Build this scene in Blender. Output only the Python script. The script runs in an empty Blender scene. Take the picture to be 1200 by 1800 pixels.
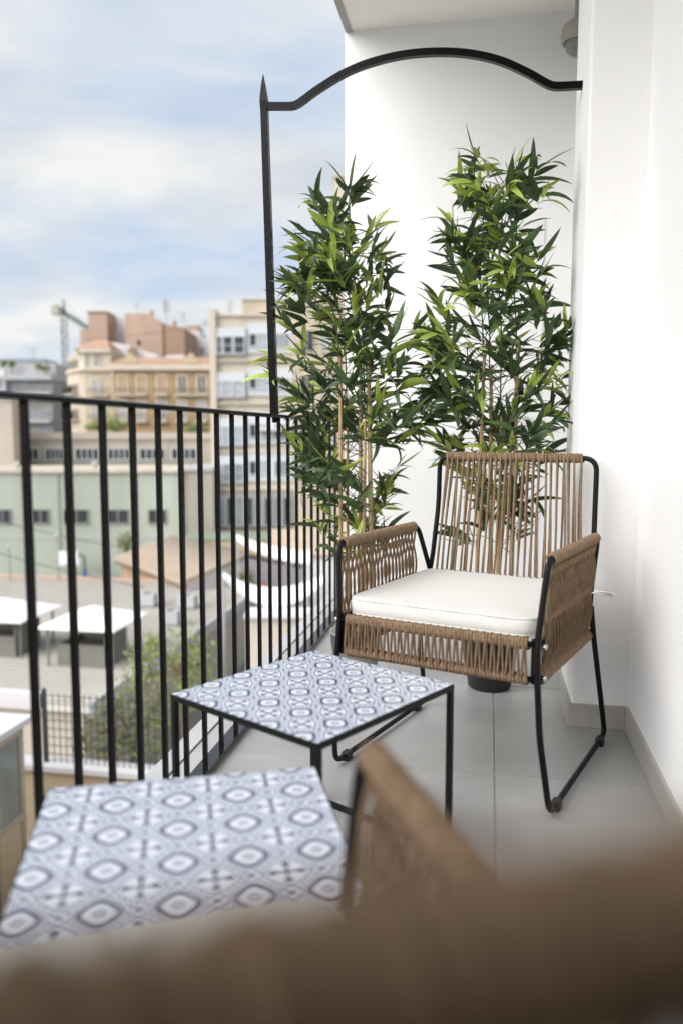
import bpy, math, random
import numpy as np
from mathutils import Vector, Matrix

# ------------------------------------------------------------------ camera, world, sun, exposure
S = bpy.context.scene
COL = S.collection
EYE = 0.93
PITCH = math.atan(140 / 1400)
PSI = math.atan(260 * math.cos(PITCH) / 1400)
cam_d = bpy.data.cameras.new('camera')
cam = bpy.data.objects.new('camera', cam_d)
COL.objects.link(cam)
cam.location = (0, 0, EYE)
cam.rotation_euler = (math.pi / 2 - PITCH, 0, PSI)
cam_d.sensor_fit = 'VERTICAL'
cam_d.sensor_height = 36
cam_d.sensor_width = 24
cam_d.lens = 28
cam_d.clip_start = 0.01
cam_d.clip_end = 6000
cam_d.dof.use_dof = True
cam_d.dof.focus_distance = 2.5
cam_d.dof.aperture_fstop = 1.8
S.camera = cam

SUN_EL, SUN_AZ = math.radians(38), math.radians(222)     # azimuth clockwise from +Y: behind and to the left
world = bpy.data.worlds.new('World')
S.world = world
world.use_nodes = True
wn, wl = world.node_tree.nodes, world.node_tree.links
wn.clear()
w_out = wn.new('ShaderNodeOutputWorld')
w_bg = wn.new('ShaderNodeBackground')
w_bg.inputs['Strength'].default_value = 0.072
w_sky = wn.new('ShaderNodeTexSky')
w_sky.sky_type = 'NISHITA'
w_sky.sun_disc = False
w_sky.sun_elevation = SUN_EL
w_sky.sun_rotation = SUN_AZ
w_sky.air_density = 1.0
w_sky.dust_density = 1.2
w_tc = wn.new('ShaderNodeTexCoord')
w_sep = wn.new('ShaderNodeSeparateXYZ')
wl.new(w_tc.outputs['Generated'], w_sep.inputs[0])
w_add = wn.new('ShaderNodeMath'); w_add.operation = 'ADD'; w_add.inputs[1].default_value = 0.22
w_abs = wn.new('ShaderNodeMath'); w_abs.operation = 'ABSOLUTE'
wl.new(w_sep.outputs['Z'], w_abs.inputs[0]); wl.new(w_abs.outputs[0], w_add.inputs[0])
w_comb = wn.new('ShaderNodeCombineXYZ')
for i, ax in enumerate('XY'):
    dv = wn.new('ShaderNodeMath'); dv.operation = 'DIVIDE'
    wl.new(w_sep.outputs[ax], dv.inputs[0]); wl.new(w_add.outputs[0], dv.inputs[1])
    wl.new(dv.outputs[0], w_comb.inputs[i])
w_map = wn.new('ShaderNodeMapping')
w_map.inputs['Location'].default_value = (8.4, 1.7, 0)
w_map.inputs['Rotation'].default_value = (0, 0, math.radians(-35))
w_map.inputs['Scale'].default_value = (0.85, 1.25, 1)
wl.new(w_comb.outputs[0], w_map.inputs[0])
w_no = wn.new('ShaderNodeTexNoise')
w_no.inputs['Scale'].default_value = 1.5
w_no.inputs['Detail'].default_value = 7
w_no.inputs['Roughness'].default_value = 0.52
w_no.inputs['Distortion'].default_value = 0.35
wl.new(w_map.outputs[0], w_no.inputs['Vector'])
w_cr = wn.new('ShaderNodeValToRGB')
w_cr.color_ramp.elements[0].position = 0.35
w_cr.color_ramp.elements[0].color = (.05, .05, .05, 1)
w_cr.color_ramp.elements[1].position = 0.56
w_cr.color_ramp.elements[1].color = (1, 1, 1, 1)
wl.new(w_no.outputs['Fac'], w_cr.inputs[0])
w_no2 = wn.new('ShaderNodeTexNoise')
w_no2.inputs['Scale'].default_value = 2.6
w_no2.inputs['Detail'].default_value = 6
wl.new(w_map.outputs[0], w_no2.inputs['Vector'])
w_cl = wn.new('ShaderNodeValToRGB')
w_cl.color_ramp.elements[0].position = 0.32
w_cl.color_ramp.elements[0].color = (.70, .75, .82, 1)
w_cl.color_ramp.elements[1].position = 0.6
w_cl.color_ramp.elements[1].color = (.97, .975, .965, 1)
wl.new(w_no2.outputs['Fac'], w_cl.inputs[0])
w_gain = wn.new('ShaderNodeMix'); w_gain.data_type = 'RGBA'; w_gain.blend_type = 'MULTIPLY'
w_gain.inputs['Factor'].default_value = 1
wl.new(w_cl.outputs[0], w_gain.inputs[6])
w_gain.inputs[7].default_value = (3.6, 3.6, 3.6, 1)
w_skyg = wn.new('ShaderNodeMix'); w_skyg.data_type = 'RGBA'; w_skyg.blend_type = 'MIX'   # thin high veil over the blue
w_skyg.inputs['Factor'].default_value = 0.86
wl.new(w_sky.outputs[0], w_skyg.inputs[6])
w_skyg.inputs[7].default_value = (2.1, 2.5, 3.1, 1)
w_mix = wn.new('ShaderNodeMix'); w_mix.data_type = 'RGBA'
wl.new(w_cr.outputs[0], w_mix.inputs['Factor'])
wl.new(w_skyg.outputs[2], w_mix.inputs[6])
wl.new(w_gain.outputs[2], w_mix.inputs[7])
wl.new(w_mix.outputs[2], w_bg.inputs['Color'])
wl.new(w_bg.outputs[0], w_out.inputs['Surface'])

sun_d = bpy.data.lights.new('sun', 'SUN')
sun_d.energy = 1.5
sun_d.angle = math.radians(65)
sun_d.color = (1, .975, .955)
sun = bpy.data.objects.new('sun', sun_d)
COL.objects.link(sun)
sdir = Vector((math.sin(SUN_AZ) * math.cos(SUN_EL), math.cos(SUN_AZ) * math.cos(SUN_EL), math.sin(SUN_EL)))
sun.rotation_euler = (-sdir).to_track_quat('-Z', 'Y').to_euler()
sun.location = sdir * 50

S.view_settings.view_transform = 'Standard'
S.view_settings.look = 'None'
S.view_settings.gamma = 1
S.view_settings.use_curve_mapping = False
S.view_settings.exposure = 1.86
S.render.engine = 'CYCLES'
S.cycles.max_bounces = 8
S.cycles.diffuse_bounces = 5

RNG = random.Random(7)

# ------------------------------------------------------------------ materials
MATS = {}


def mat(name, base, rough=.7, metal=0., var=.08, vscale=8., bump=0., bscale=60., spec=.4, base2=None, trans=0., stretch=None, objvar=0.):
    m = bpy.data.materials.new(name)
    m.use_nodes = True
    n, l = m.node_tree.nodes, m.node_tree.links
    b = n['Principled BSDF']
    b.inputs['Roughness'].default_value = rough
    b.inputs['Metallic'].default_value = metal
    b.inputs['Specular IOR Level'].default_value = spec
    tc = n.new('ShaderNodeTexCoord')
    no = n.new('ShaderNodeTexNoise')
    no.inputs['Scale'].default_value = vscale
    no.inputs['Detail'].default_value = 6
    if stretch:
        mp = n.new('ShaderNodeMapping')
        mp.inputs['Scale'].default_value = stretch
        l.new(tc.outputs['Object'], mp.inputs[0]); l.new(mp.outputs[0], no.inputs['Vector'])
    else:
        l.new(tc.outputs['Object'], no.inputs['Vector'])
    cr = n.new('ShaderNodeValToRGB')
    cr.color_ramp.elements[0].position = .3
    cr.color_ramp.elements[1].position = .7
    lo = [c * (1 - var) for c in base] if base2 is None else base2
    hi = [min(1, c * (1 + var)) for c in base] if base2 is None else base
    cr.color_ramp.elements[0].color = (*lo, 1)
    cr.color_ramp.elements[1].color = (*hi, 1)
    l.new(no.outputs['Fac'], cr.inputs[0])
    if objvar:
        oi = n.new('ShaderNodeObjectInfo')
        hs = n.new('ShaderNodeHueSaturation')
        mr = n.new('ShaderNodeMapRange')
        mr.inputs['To Min'].default_value = 1 - objvar; mr.inputs['To Max'].default_value = 1 + objvar
        l.new(oi.outputs['Random'], mr.inputs[0]); l.new(mr.outputs[0], hs.inputs['Value'])
        l.new(cr.outputs[0], hs.inputs['Color']); l.new(hs.outputs[0], b.inputs['Base Color'])
    else:
        l.new(cr.outputs[0], b.inputs['Base Color'])
    if bump:
        n2 = n.new('ShaderNodeTexNoise')
        n2.inputs['Scale'].default_value = bscale
        n2.inputs['Detail'].default_value = 5
        l.new(tc.outputs['Object'], n2.inputs['Vector'])
        bp = n.new('ShaderNodeBump')
        bp.inputs['Strength'].default_value = bump
        bp.inputs['Distance'].default_value = .01
        l.new(n2.outputs['Fac'], bp.inputs['Height'])
        l.new(bp.outputs[0], b.inputs['Normal'])
    if trans:
        tr = n.new('ShaderNodeBsdfTranslucent')
        l.new(cr.outputs[0], tr.inputs['Color'])
        mx = n.new('ShaderNodeMixShader')
        mx.inputs[0].default_value = trans
        l.new(b.outputs[0], mx.inputs[1]); l.new(tr.outputs[0], mx.inputs[2])
        l.new(mx.outputs[0], n['Material Output'].inputs['Surface'])
    MATS[name] = m
    return m


mat('plaster', (.83, .825, .82), .85, var=.022, vscale=2.2, bump=.13, bscale=70)
mat('blocker_brown', (.10, .075, .055), .6, var=.15)  # dark colour of the added light-blocking wall, keeps bounce low
mat('soffit', (.87, .875, .83), .8, var=.012, vscale=3, bump=.05, bscale=40)
mat('door_white', (.82, .82, .815), .5, var=.008)
mat('floor_tile', (.435, .43, .42), .42, var=.07, vscale=3.2, bump=.06, bscale=140, base2=(.345, .34, .335), objvar=.05)
mat('grout', (.50, .49, .475), .9)
mat('skirting', (.40, .385, .355), .45, var=.06, vscale=9, bump=.04)
mat('ledge', (.45, .45, .46), .55, var=.05)
mat('black_iron', (.0035, .0035, .004), .3, var=.2, bump=.10, bscale=120, spec=.13)
mat('gloss_iron', (.005, .005, .006), .16, var=.2, bump=.06, bscale=60, spec=.5)
mat('black_tube', (.005, .005, .006), .42, var=.15, bump=.03, bscale=200, spec=.2)
mat('trim_grey', (.33, .33, .31), .5)
mat('rope', (.355, .245, .155), .85, var=.25, vscale=60, bump=.6, bscale=500, spec=.2, base2=(.225, .152, .094))
mat('cushion', (.70, .69, .66), .85, var=.02, vscale=10, bump=.12, bscale=600)
mat('chrome', (.65, .65, .66), .28, metal=1)
mat('black_plastic', (.018, .018, .018), .45)
mat('pot_black', (.022, .022, .023), .4, var=.1)
mat('pot_steel', (.42, .41, .38), .35, metal=.9, var=.05)
mat('soil', (.03, .022, .015), 1, var=.4, vscale=50, bump=1, bscale=100)
mat('cane', (.56, .40, .21), .55, var=.1, vscale=20, bump=.1, base2=(.42, .28, .14))
mat('twig', (.05, .065, .035), .7, var=.2)
mat('leaf_dark', (.082, .125, .050), .45, var=.2, vscale=14, bump=.1, trans=.26, base2=(.042, .074, .034), objvar=.22)
mat('leaf_mid', (.135, .195, .062), .45, var=.2, vscale=14, bump=.1, trans=.3, base2=(.058, .112, .052), objvar=.22)
mat('leaf_light', (.42, .50, .10), .45, var=.15, vscale=18, bump=.1, trans=.25, base2=(.28, .38, .075), objvar=.22)
mat('lamp_glass', (.20, .21, .20), .3, var=.03)
mat('lamp_body', (.36, .35, .31), .5)
# town
mat('ground', (0.26, 0.245, 0.225), .95, var=.2, vscale=.3)
mat('cream', (0.5, 0.43, 0.33), .9, var=.16, vscale=.5, stretch=(1, 1, 0.2))
mat('cream_pale', (0.52, 0.47, 0.385), .9, var=.16, vscale=.5, stretch=(1, 1, 0.2))
mat('cream_trim', (0.56, 0.5, 0.42), .9, var=.05, vscale=1)
mat('ochre', (0.44, 0.305, 0.17), .9, var=.08, vscale=.5)
mat('ochre_trim', (0.48, 0.39, 0.26), .9, var=.05, vscale=1)
mat('ochre_shutter', (0.38, 0.2, 0.05), .7)
mat('terracotta', (.42, .305, .235), .9, var=.16, vscale=.3, stretch=(1, 1, 0.2))
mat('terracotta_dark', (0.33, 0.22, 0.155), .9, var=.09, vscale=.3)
mat('roof_tile', (0.4, 0.25, 0.18), .9, var=.2, vscale=2)
mat('white_wall', (0.62, 0.61, 0.62), .85, var=.04, vscale=.5)
mat('grey_wall', (0.26, 0.26, 0.25), .85, var=.1, vscale=.4)
mat('grey_pale', (0.42, 0.43, 0.44), .8, var=.06, vscale=.5)
mat('beige_low', (0.37, 0.34, 0.285), .9, var=.16, vscale=.4, stretch=(1, 1, 0.2))
mat('beige_plain', (0.43, 0.385, 0.33), .9, var=.06, vscale=.4)
mat('green_wall', (.375, .41, .345), .9, var=.16, vscale=.25, stretch=(1, 1, 0.12))
mat('dark_frame', (.05, .05, .05), .6)
mat('window_white', (0.55, 0.57, 0.6), .6)
mat('glass_dark', (.045, .05, .052), .12, var=.3, vscale=1)
mat('glass_grey', (.22, .25, .28), .15, var=.2, vscale=1)
mat('curtain', (0.36, 0.4, 0.43), .7, var=.12, vscale=3)
mat('crane_green', (0.025, 0.07, 0.07), .6)
mat('crane_grey', (.40, .39, .33), .7)
mat('blue_paint', (.02, .12, .35), .5)
mat('board_white', (.8, .82, .88), .5)
mat('rim_red', (.5, .18, .10), .6)
mat('brick', (0.34, 0.235, 0.15), .9, var=.2, vscale=1.5)
mat('hut_tile', (.46, .40, .325), .9, var=.14, vscale=1.2, base2=(.42, .32, .22))
mat('hut_tile_shade', (.22, .175, .135), .9, var=.2, vscale=2)  # shade of the channels between tile rows, put into a darker colour
mat('lilac_wall', (0.5, 0.46, 0.48), .9, var=.05)
mat("metal_roof", (.56, .53, .48), .6, var=.08, vscale=.6)
mat('pink_trim', (0.48, 0.34, 0.28), .9, var=.1, vscale=1)
mat('canvas', (.82, .82, .80), .8, var=.02)
mat('vent_grey', (0.17, 0.165, 0.145), .8, var=.15, vscale=1)
mat('vent_dark', (.08, .075, .065), .8)
mat('shed_frame', (.40, .35, .28), .5)
mat('shed_glass', (.24, .27, .25), .15, var=.2, vscale=2)
mat('parapet', (0.5, 0.42, 0.3), .9, var=.06, vscale=2)
mat('wood_fence', (.34, .31, .27), .9, var=.15, vscale=3)
mat('vine_leaf', (.33, .35, .16), .6, var=.35, vscale=2, trans=.3, base2=(.16, .19, .08))
mat('tree_leaf', (.38, .43, .17), .6, var=.3, vscale=2, trans=.3, base2=(.21, .27, .10))
mat('bark', (.16, .12, .08), .9)
mat('flower_orange', (.6, .2, .04), .7)
mat('asphalt_green', (.22, .27, .20), .95, var=.1)


def tile_print():
    """printed cement-tile pattern: rounded medallions and four-petal crosses in a checkerboard."""
    m = bpy.data.materials.new('tile_print')
    m.use_nodes = True
    n, l = m.node_tree.nodes, m.node_tree.links
    b = n['Principled BSDF']
    b.inputs['Roughness'].default_value = .28
    tc = n.new('ShaderNodeTexCoord')
    mp = n.new('ShaderNodeMapping')
    mp.inputs['Rotation'].default_value = (0, 0, math.radians(45))
    k = 1 / .0625
    mp.inputs['Scale'].default_value = (k, k, k)
    mp.inputs['Location'].default_value = (.35, .2, 0)
    l.new(tc.outputs['Object'], mp.inputs[0])
    sp = n.new('ShaderNodeSeparateXYZ')
    l.new(mp.outputs[0], sp.inputs[0])

    def M(op, a, bb=None, c=None):
        q = n.new('ShaderNodeMath')
        q.operation = op
        for i, v in enumerate((a, bb, c)):
            if v is None:
                continue
            if isinstance(v, (int, float)):
                q.inputs[i].default_value = v
            else:
                l.new(v, q.inputs[i])
        return q.outputs[0]

    def near(v, c, w):            # 1 where |v-c| < w, soft
        d = M('ABSOLUTE', M('SUBTRACT', v, c))
        q = n.new('ShaderNodeMapRange')
        q.inputs['From Min'].default_value = w * 1.25
        q.inputs['From Max'].default_value = w * .75
        l.new(d, q.inputs[0])
        return q.outputs[0]

    def rad(x, y, cx=0., cy=0.):
        dx, dy = M('SUBTRACT', x, cx), M('SUBTRACT', y, cy)
        return M('SQRT', M('ADD', M('MULTIPLY', dx, dx), M('MULTIPLY', dy, dy)))
    X, Y = sp.outputs[0], sp.outputs[1]
    px = M('SUBTRACT', M('FRACT', X), .5)
    py = M('SUBTRACT', M('FRACT', Y), .5)
    par = M('MODULO', M('ADD', M('ADD', M('FLOOR', X), M('FLOOR', Y)), 200), 2)
    ax, ay = M('ABSOLUTE', px), M('ABSOLUTE', py)
    r = rad(px, py)
    sup = M('POWER', M('ADD', M('POWER', ax, 3.5), M('POWER', ay, 3.5)), 1 / 3.5)
    # medallion
    ring = near(sup, .320, .050)
    cring = near(r, .085, .03)
    med = M('MAXIMUM', ring, M('MULTIPLY', cring, .7))
    # cross cell
    bulb = near(rad(ax, ay, .205, .205), 0, .086)
    arm = M('MULTIPLY', near(M('SUBTRACT', ax, ay), 0, .045), near(r, .1, .20))
    cross = M('MAXIMUM', bulb, arm)
    dark = M('ADD', M('MULTIPLY', par, cross), M('MULTIPLY', M('SUBTRACT', 1, par), med))
    # borders: dots on the joints, knots at the corners, pale rings round the corners
    edge = M('MAXIMUM', near(ax, .5, .038), near(ay, .5, .038))
    mx = M('MULTIPLY', M('ADD', M('SINE', M('MULTIPLY', M('ADD', X, Y), 37.7)), 1), .5)
    knot = near(M('MULTIPLY', M('SUBTRACT', .5, ax), M('SUBTRACT', .5, ay)), 0, .0035)
    dark = M('MAXIMUM', dark, M('MULTIPLY', edge, M('MULTIPLY', mx, .8)))
    rc = rad(ax, ay, .5, .5)
    dark = M('MAXIMUM', dark, M('MULTIPLY', near(rc, 0, .075), .9))
    pale = M('MAXIMUM', near(rc, .2, .022), M('MULTIPLY', near(sup, .425, .020), M('SUBTRACT', 1, par)))
    quat = M('MULTIPLY', par, near(M('ADD', M('MULTIPLY', M('MAXIMUM', ax, ay), .55), M('MULTIPLY', r, .45)), .405, .024))
    dark = M('MAXIMUM', dark, M('MULTIPLY', quat, .8))
    wearn = n.new('ShaderNodeTexNoise')
    wearn.inputs['Scale'].default_value = 60
    l.new(tc.outputs['Object'], wearn.inputs['Vector'])
    dark = M('MULTIPLY', dark, M('ADD', .72, M('MULTIPLY', wearn.outputs['Fac'], .5)))
    dark.node.use_clamp = True
    c1 = n.new('ShaderNodeMix'); c1.data_type = 'RGBA'
    c1.inputs[6].default_value = (.70, .745, .83, 1)
    c1.inputs[7].default_value = (.17, .21, .35, 1)
    l.new(M('MULTIPLY', pale, .8), c1.inputs['Factor'])
    c2 = n.new('ShaderNodeMix'); c2.data_type = 'RGBA'
    l.new(c1.outputs[2], c2.inputs[6])
    c2.inputs[7].default_value = (.042, .040, .095, 1)
    l.new(dark, c2.inputs['Factor'])
    l.new(c2.outputs[2], b.inputs['Base Color'])
    MATS['tile_print'] = m


tile_print()


# ------------------------------------------------------------------ mesh helpers
def tag(o, label=None, cat=None, group=None, kind=None):
    if label: o['label'] = label
    if cat: o['category'] = cat
    if group: o['group'] = group
    if kind: o['kind'] = kind
    return o


def empty(name, loc=(0, 0, 0), rz=0):
    o = bpy.data.objects.new(name, None)
    o.empty_display_size = .1
    COL.objects.link(o)
    o.location = loc
    o.rotation_euler = (0, 0, rz)
    return o


class MB:
    def __init__(self):
        self.v, self.f, self.n = [], [], 0

    def add(self, v, f):
        v = np.asarray(v, float).reshape(-1, 3)
        self.v.append(v)
        self.f += [tuple(i + self.n for i in q) for q in f]
        self.n += len(v)
        return self

    def box(self, x0, x1, y0, y1, z0, z1):
        v = [(x, y, z) for z in (z0, z1) for y in (y0, y1) for x in (x0, x1)]
        return self.add(v, [(0, 2, 3, 1), (4, 5, 7, 6), (0, 1, 5, 4), (2, 6, 7, 3), (0, 4, 6, 2), (1, 3, 7, 5)])

    def prism(self, poly, axis, a, b):
        """poly: 2-D outline; axis 'x','y','z' extruded from a to b."""
        n = len(poly)
        P = []
        for s in (a, b):
            for (p, q) in poly:
                P.append({'x': (s, p, q), 'y': (p, s, q), 'z': (p, q, s)}[axis])
        f = [tuple(range(n))[::-1], tuple(range(n, 2 * n))]
        f += [(i, (i + 1) % n, n + (i + 1) % n, n + i) for i in range(n)]
        return self.add(P, f)

    def tube(self, path, r, seg=8, closed=False, lobes=0, twist=0., depth=.22, cap=True, flat=None):
        P = np.asarray(path, float)
        N = len(P)
        if closed:
            T = np.roll(P, -1, 0) - np.roll(P, 1, 0)
        else:
            T = np.gradient(P, axis=0)
        T /= np.linalg.norm(T, axis=1)[:, None] + 1e-12
        a = np.array([0, 0, 1.]) if abs(T[0][2]) < .9 else np.array([1., 0, 0])
        u = np.cross(T[0], a); u /= np.linalg.norm(u)
        us = [u]
        for i in range(1, N):
            u = us[-1] - T[i] * (us[-1] @ T[i])
            u /= np.linalg.norm(u) + 1e-12
            us.append(u)
        Uu = np.array(us)
        Vv = np.cross(T, Uu)
        d = np.concatenate([[0], np.cumsum(np.linalg.norm(np.diff(P, axis=0), axis=1))])
        ph = np.linspace(0, 2 * math.pi, seg, endpoint=False)
        rr = np.full(N, r) if np.isscalar(r) else np.asarray(r, float)
        ang = ph[None, :] + 0 * d[:, None]
        rad = rr[:, None] * np.ones((N, seg))
        if lobes:
            ang = ph[None, :] + twist * d[:, None]
            rad = rr[:, None] * (1 - depth + depth * np.abs(np.cos(lobes * ph / 2.))[None, :])
        ca, sa = np.cos(ang) * rad, np.sin(ang) * rad
        if flat:
            sa = sa * flat
        V = P[:, None, :] + ca[:, :, None] * Uu[:, None, :] + sa[:, :, None] * Vv[:, None, :]
        f = []
        for i in range(N if closed else N - 1):
            j = (i + 1) % N
            for k in range(seg):
                k2 = (k + 1) % seg
                f.append((i * seg + k, i * seg + k2, j * seg + k2, j * seg + k))
        if cap and not closed:
            f.append(tuple(range(seg))[::-1])
            f.append(tuple((N - 1) * seg + k for k in range(seg)))
        return self.add(V.reshape(-1, 3), f)

    def lathe(self, prof, seg=24, c=(0, 0, 0)):
        V = [(c[0] + r * math.cos(2 * math.pi * k / seg), c[1] + r * math.sin(2 * math.pi * k / seg), c[2] + z)
             for r, z in prof for k in range(seg)]
        f = [(i * seg + k, i * seg + (k + 1) % seg, (i + 1) * seg + (k + 1) % seg, (i + 1) * seg + k)
             for i in range(len(prof) - 1) for k in range(seg)]
        f += [tuple(range(seg))[::-1], tuple((len(prof) - 1) * seg + k for k in range(seg))]
        return self.add(V, f)

    def mesh(self, name, m, smooth=False):
        me = bpy.data.meshes.new(name)
        V = np.concatenate(self.v) if self.v else np.zeros((0, 3))
        me.from_pydata(V.tolist(), [], self.f)
        me.materials.append(MATS[m])
        if smooth:
            me.polygons.foreach_set('use_smooth', [True] * len(me.polygons))
        me.update()
        return me

    def build(self, name, m, parent=None, smooth=False, bevel=0., loc=None, rz=None):
        o = bpy.data.objects.new(name, self.mesh(name, m, smooth))
        COL.objects.link(o)
        if parent: o.parent = parent
        if loc: o.location = loc
        if rz is not None: o.rotation_euler = (0, 0, rz)
        if bevel:
            bm = o.modifiers.new('bevel', 'BEVEL')
            bm.width = bevel; bm.segments = 2; bm.limit_method = 'ANGLE'
        return o


def bx(name, m, parent, *b, bevel=0.):
    return MB().box(*b).build(name, m, parent, bevel=bevel)


def smooth_path(pts, n=10, rad=None):
    """rounded polyline: quadratic corner fillets."""
    P = [Vector(p) for p in pts]
    out = [P[0]]
    for i in range(1, len(P) - 1):
        r = rad if rad else .05
        a, b, c = P[i - 1], P[i], P[i + 1]
        d1, d2 = (a - b), (c - b)
        r1, r2 = min(r, d1.length * .49), min(r, d2.length * .49)
        s, e = b + d1.normalized() * r1, b + d2.normalized() * r2
        for k in range(n + 1):
            t = k / n
            out.append(s * (1 - t) ** 2 + b * 2 * t * (1 - t) + e * t * t)
    out.append(P[-1])
    return [tuple(p) for p in out]


def spline(pts, n=8):
    """Catmull-Rom through points."""
    P = [np.array(p, float) for p in pts]
    P = [2 * P[0] - P[1]] + P + [2 * P[-1] - P[-2]]
    out = []
    for i in range(1, len(P) - 2):
        for k in range(n):
            t = k / n
            out.append(.5 * ((2 * P[i]) + (-P[i - 1] + P[i + 1]) * t + (2 * P[i - 1] - 5 * P[i] + 4 * P[i + 1] - P[i + 2]) * t * t
                             + (-P[i - 1] + 3 * P[i] - 3 * P[i + 1] + P[i + 2]) * t ** 3))
    out.append(P[-2])
    return np.array(out)


def copy_tree(o, parent=None):
    c = o.copy()
    COL.objects.link(c)
    c.parent = parent
    for ch in o.children:
        copy_tree(ch, c)
    return c


# ------------------------------------------------------------------ the balcony
XR, XW, XP, YP0, YP1, YB, ZC = -.75, .442, .27, 2.548, 2.954, 4.02, 2.87

floor = bx('floor', 'grout', None, -.87, .60, -3.0, 6.5, -.22, -.004)
tag(floor, kind='structure')
TS, GJ = .78, .0025
tile_me = {}
for i in range(-2, 1):
    for j in range(-4, 6):
        x0, x1 = .03 + i * TS, .03 + (i + 1) * TS
        y0, y1 = 2.14 + j * TS, 2.14 + (j + 1) * TS
        x0, x1 = max(x0, -.84), min(x1, .50)
        y1 = min(y1, 6.4)
        if x1 - x0 < .05 or y1 - y0 < .05 or y0 < -3:
            continue
        bx('tile', 'floor_tile', floor, x0 + GJ, x1 - GJ, y0 + GJ, y1 - GJ, -.012, 0, bevel=.0015)
ledge = bx('floor_edge', 'ledge', floor, -.90, -.842, -3.0, 6.5, -.22, .004)


def wall(name, b, m='plaster', bevel=.006):
    o = bx(name, m, None, *b, bevel=bevel)
    return tag(o, kind='structure')


w_right = wall('wall_right', (XW, XW + .3, -3, YP0 + .01, -.2, 6.0))
w_pil = wall('pillar', (XP, XW + .299, YP0, YP1, -.2, 6.0), bevel=.008)
w_rec = wall('wall_recess', (XW + .06, XW + .3, YP1 - .002, YB + .1, -.2, 6.0))
w_block = wall('blocker_wall', (-.725, XW - .002, -.50, -.32, -.2, ZC - .002), 'blocker_brown')  # unseen wall added behind the camera to shade the near chair
w_back = wall('wall_back', (-.725, XW + .08, YB, YB + .14, -.2, ZC + .1))
ceil = bx('ceiling', 'soffit', None, -.70, XW + .02, -3, YB + .16, ZC, ZC + .22)
tag(ceil, kind='structure')
bx('edge_trim', 'trim_grey', ceil, -.722, -.69, -3, YB + .165, ZC - .008, ZC + .225)
bx('edge_trim', 'trim_grey', ceil, .362, .378, -.3, YB - .002, ZC - .006, ZC + .002)
# skirting pieces of the same tile
for (a, b) in ((-3, -1.2), (-1.2, -.4), (-.4, .4), (.4, 1.2), (1.2, 1.93), (1.93, YP0)):
    bx('skirting', 'skirting', w_right, XW - .010, XW + .02, a + .001, b - .001, .0005, .075, bevel=.0015)
bx('skirting', 'skirting', w_pil, XP - .010, XW - .010, YP0 - .010, YP0 + .02, .0005, .075, bevel=.0015)
bx('skirting', 'skirting', w_pil, XP - .010, XP + .02, YP0 + .0205, YP1, .0005, .075, bevel=.0015)
bx('skirting', 'skirting', w_back, -.70, XW, YB - .010, YB + .02, .0005, .075, bevel=.0015)
# flush door in the back wall
door = empty('flush_door', (-.12, YB, 0))
bx('door_panel', 'door_white', door, -.36, .36, -.006, .02, .01, 1.94, bevel=.002)
MB().tube([(.30, -.006, 1.0), (.30, -.05, 1.0), (.22, -.055, 1.0)], .008).build('handle', 'chrome', door, smooth=True)
tag(door, 'flush white door set in the far balcony wall behind the bamboo', 'door')
# wall lamp near the ceiling
lamp = empty('bulkhead_lamp', (.345, 3.8, 2.645))
lamp.scale = (.86, .86, .86)
MB().lathe([(.002, .082), (.05, .08), (.072, .062), (.08, .02), (.08, -.02), (.068, -.022), (.062, .02)], 24).build('lamp_cap', 'lamp_body', lamp, smooth=True)
MB().lathe([(.06, .03), (.062, -.02), (.055, -.055), (.035, -.078), (.002, -.086)], 24).build('lamp_globe', 'lamp_glass', lamp, smooth=True)
MB().tube([(0, 0, .07), (0, 0, .2610)], .016).build('lamp_stem', 'lamp_body', lamp, smooth=True)
tag(lamp, 'small grey globe lamp hanging under the ceiling behind the white pillar', 'lamp')

# ------------------------------------------------------------------ railing
rail = empty('balcony_railing', (XR, 0, 0))
tag(rail, 'black iron balcony railing of slim upright bars', 'railing')
Y0R, Y1R = -2.2, YB + .02
MB().prism([(-.020, .982), (.020, .982), (.020, .991), (.014, .994), (-.014, .994), (-.020, .991)], 'y', Y0R, Y1R).build('top_rail', 'black_iron', rail)
MB().box(-.021, .021, Y0R, Y1R, .012, .021).build('bottom_rail', 'gloss_iron', rail)
bar_me = MB().box(-.0058, .0058, -.0058, .0058, -.012, .983).mesh('bar', 'black_iron')
y = 1.199
ys = []
while y > -2.1: y -= .1345
y += .1345
while y < YB - .03:
    ys.append(y); y += .1345
for y in ys:
    o = bpy.data.objects.new('bar', bar_me)
    COL.objects.link(o)
    o.parent = rail
    o.location = (0, y, 0)
for y in (-1.5, .55, 2.5, 3.98):
    MB().box(-.012, .012, -.012, .012, -.001, .013).build('foot', 'black_iron', rail, loc=(0, y, 0))
# post with the arch to the pillar
post = empty('post_arch', (XR, 2.755, .994))
MB().add([(x * s + dx, yy * s, z) for (z, s, dx) in ((0, 1, 0), (1.03, .92, -.026), (1.06, 1.02, -.027), (1.075, .92, -.0275), (1.118, .50, -.029), (1.152, .05, -.0295))
          for (x, yy) in ((-.0128, -.0128), (.0128, -.0128), (.0128, .0128), (-.0128, .0128))],
         [(4 * i + k, 4 * i + (k + 1) % 4, 4 * i + 4 + (k + 1) % 4, 4 * i + 4 + k) for i in range(5) for k in range(4)] + [(3, 2, 1, 0), (20, 21, 22, 23)]
         ).build('post', 'black_iron', post)
arc_px = [(468, 187), (478, 187), (500, 187), (514, 186.5), (527, 181), (560, 157), (610, 127), (660, 108), (715, 96), (775, 92), (830, 96), (880, 108), (925, 128), (950, 142), (963, 149), (975, 152), (1000, 151.5), (1037, 149)]


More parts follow.
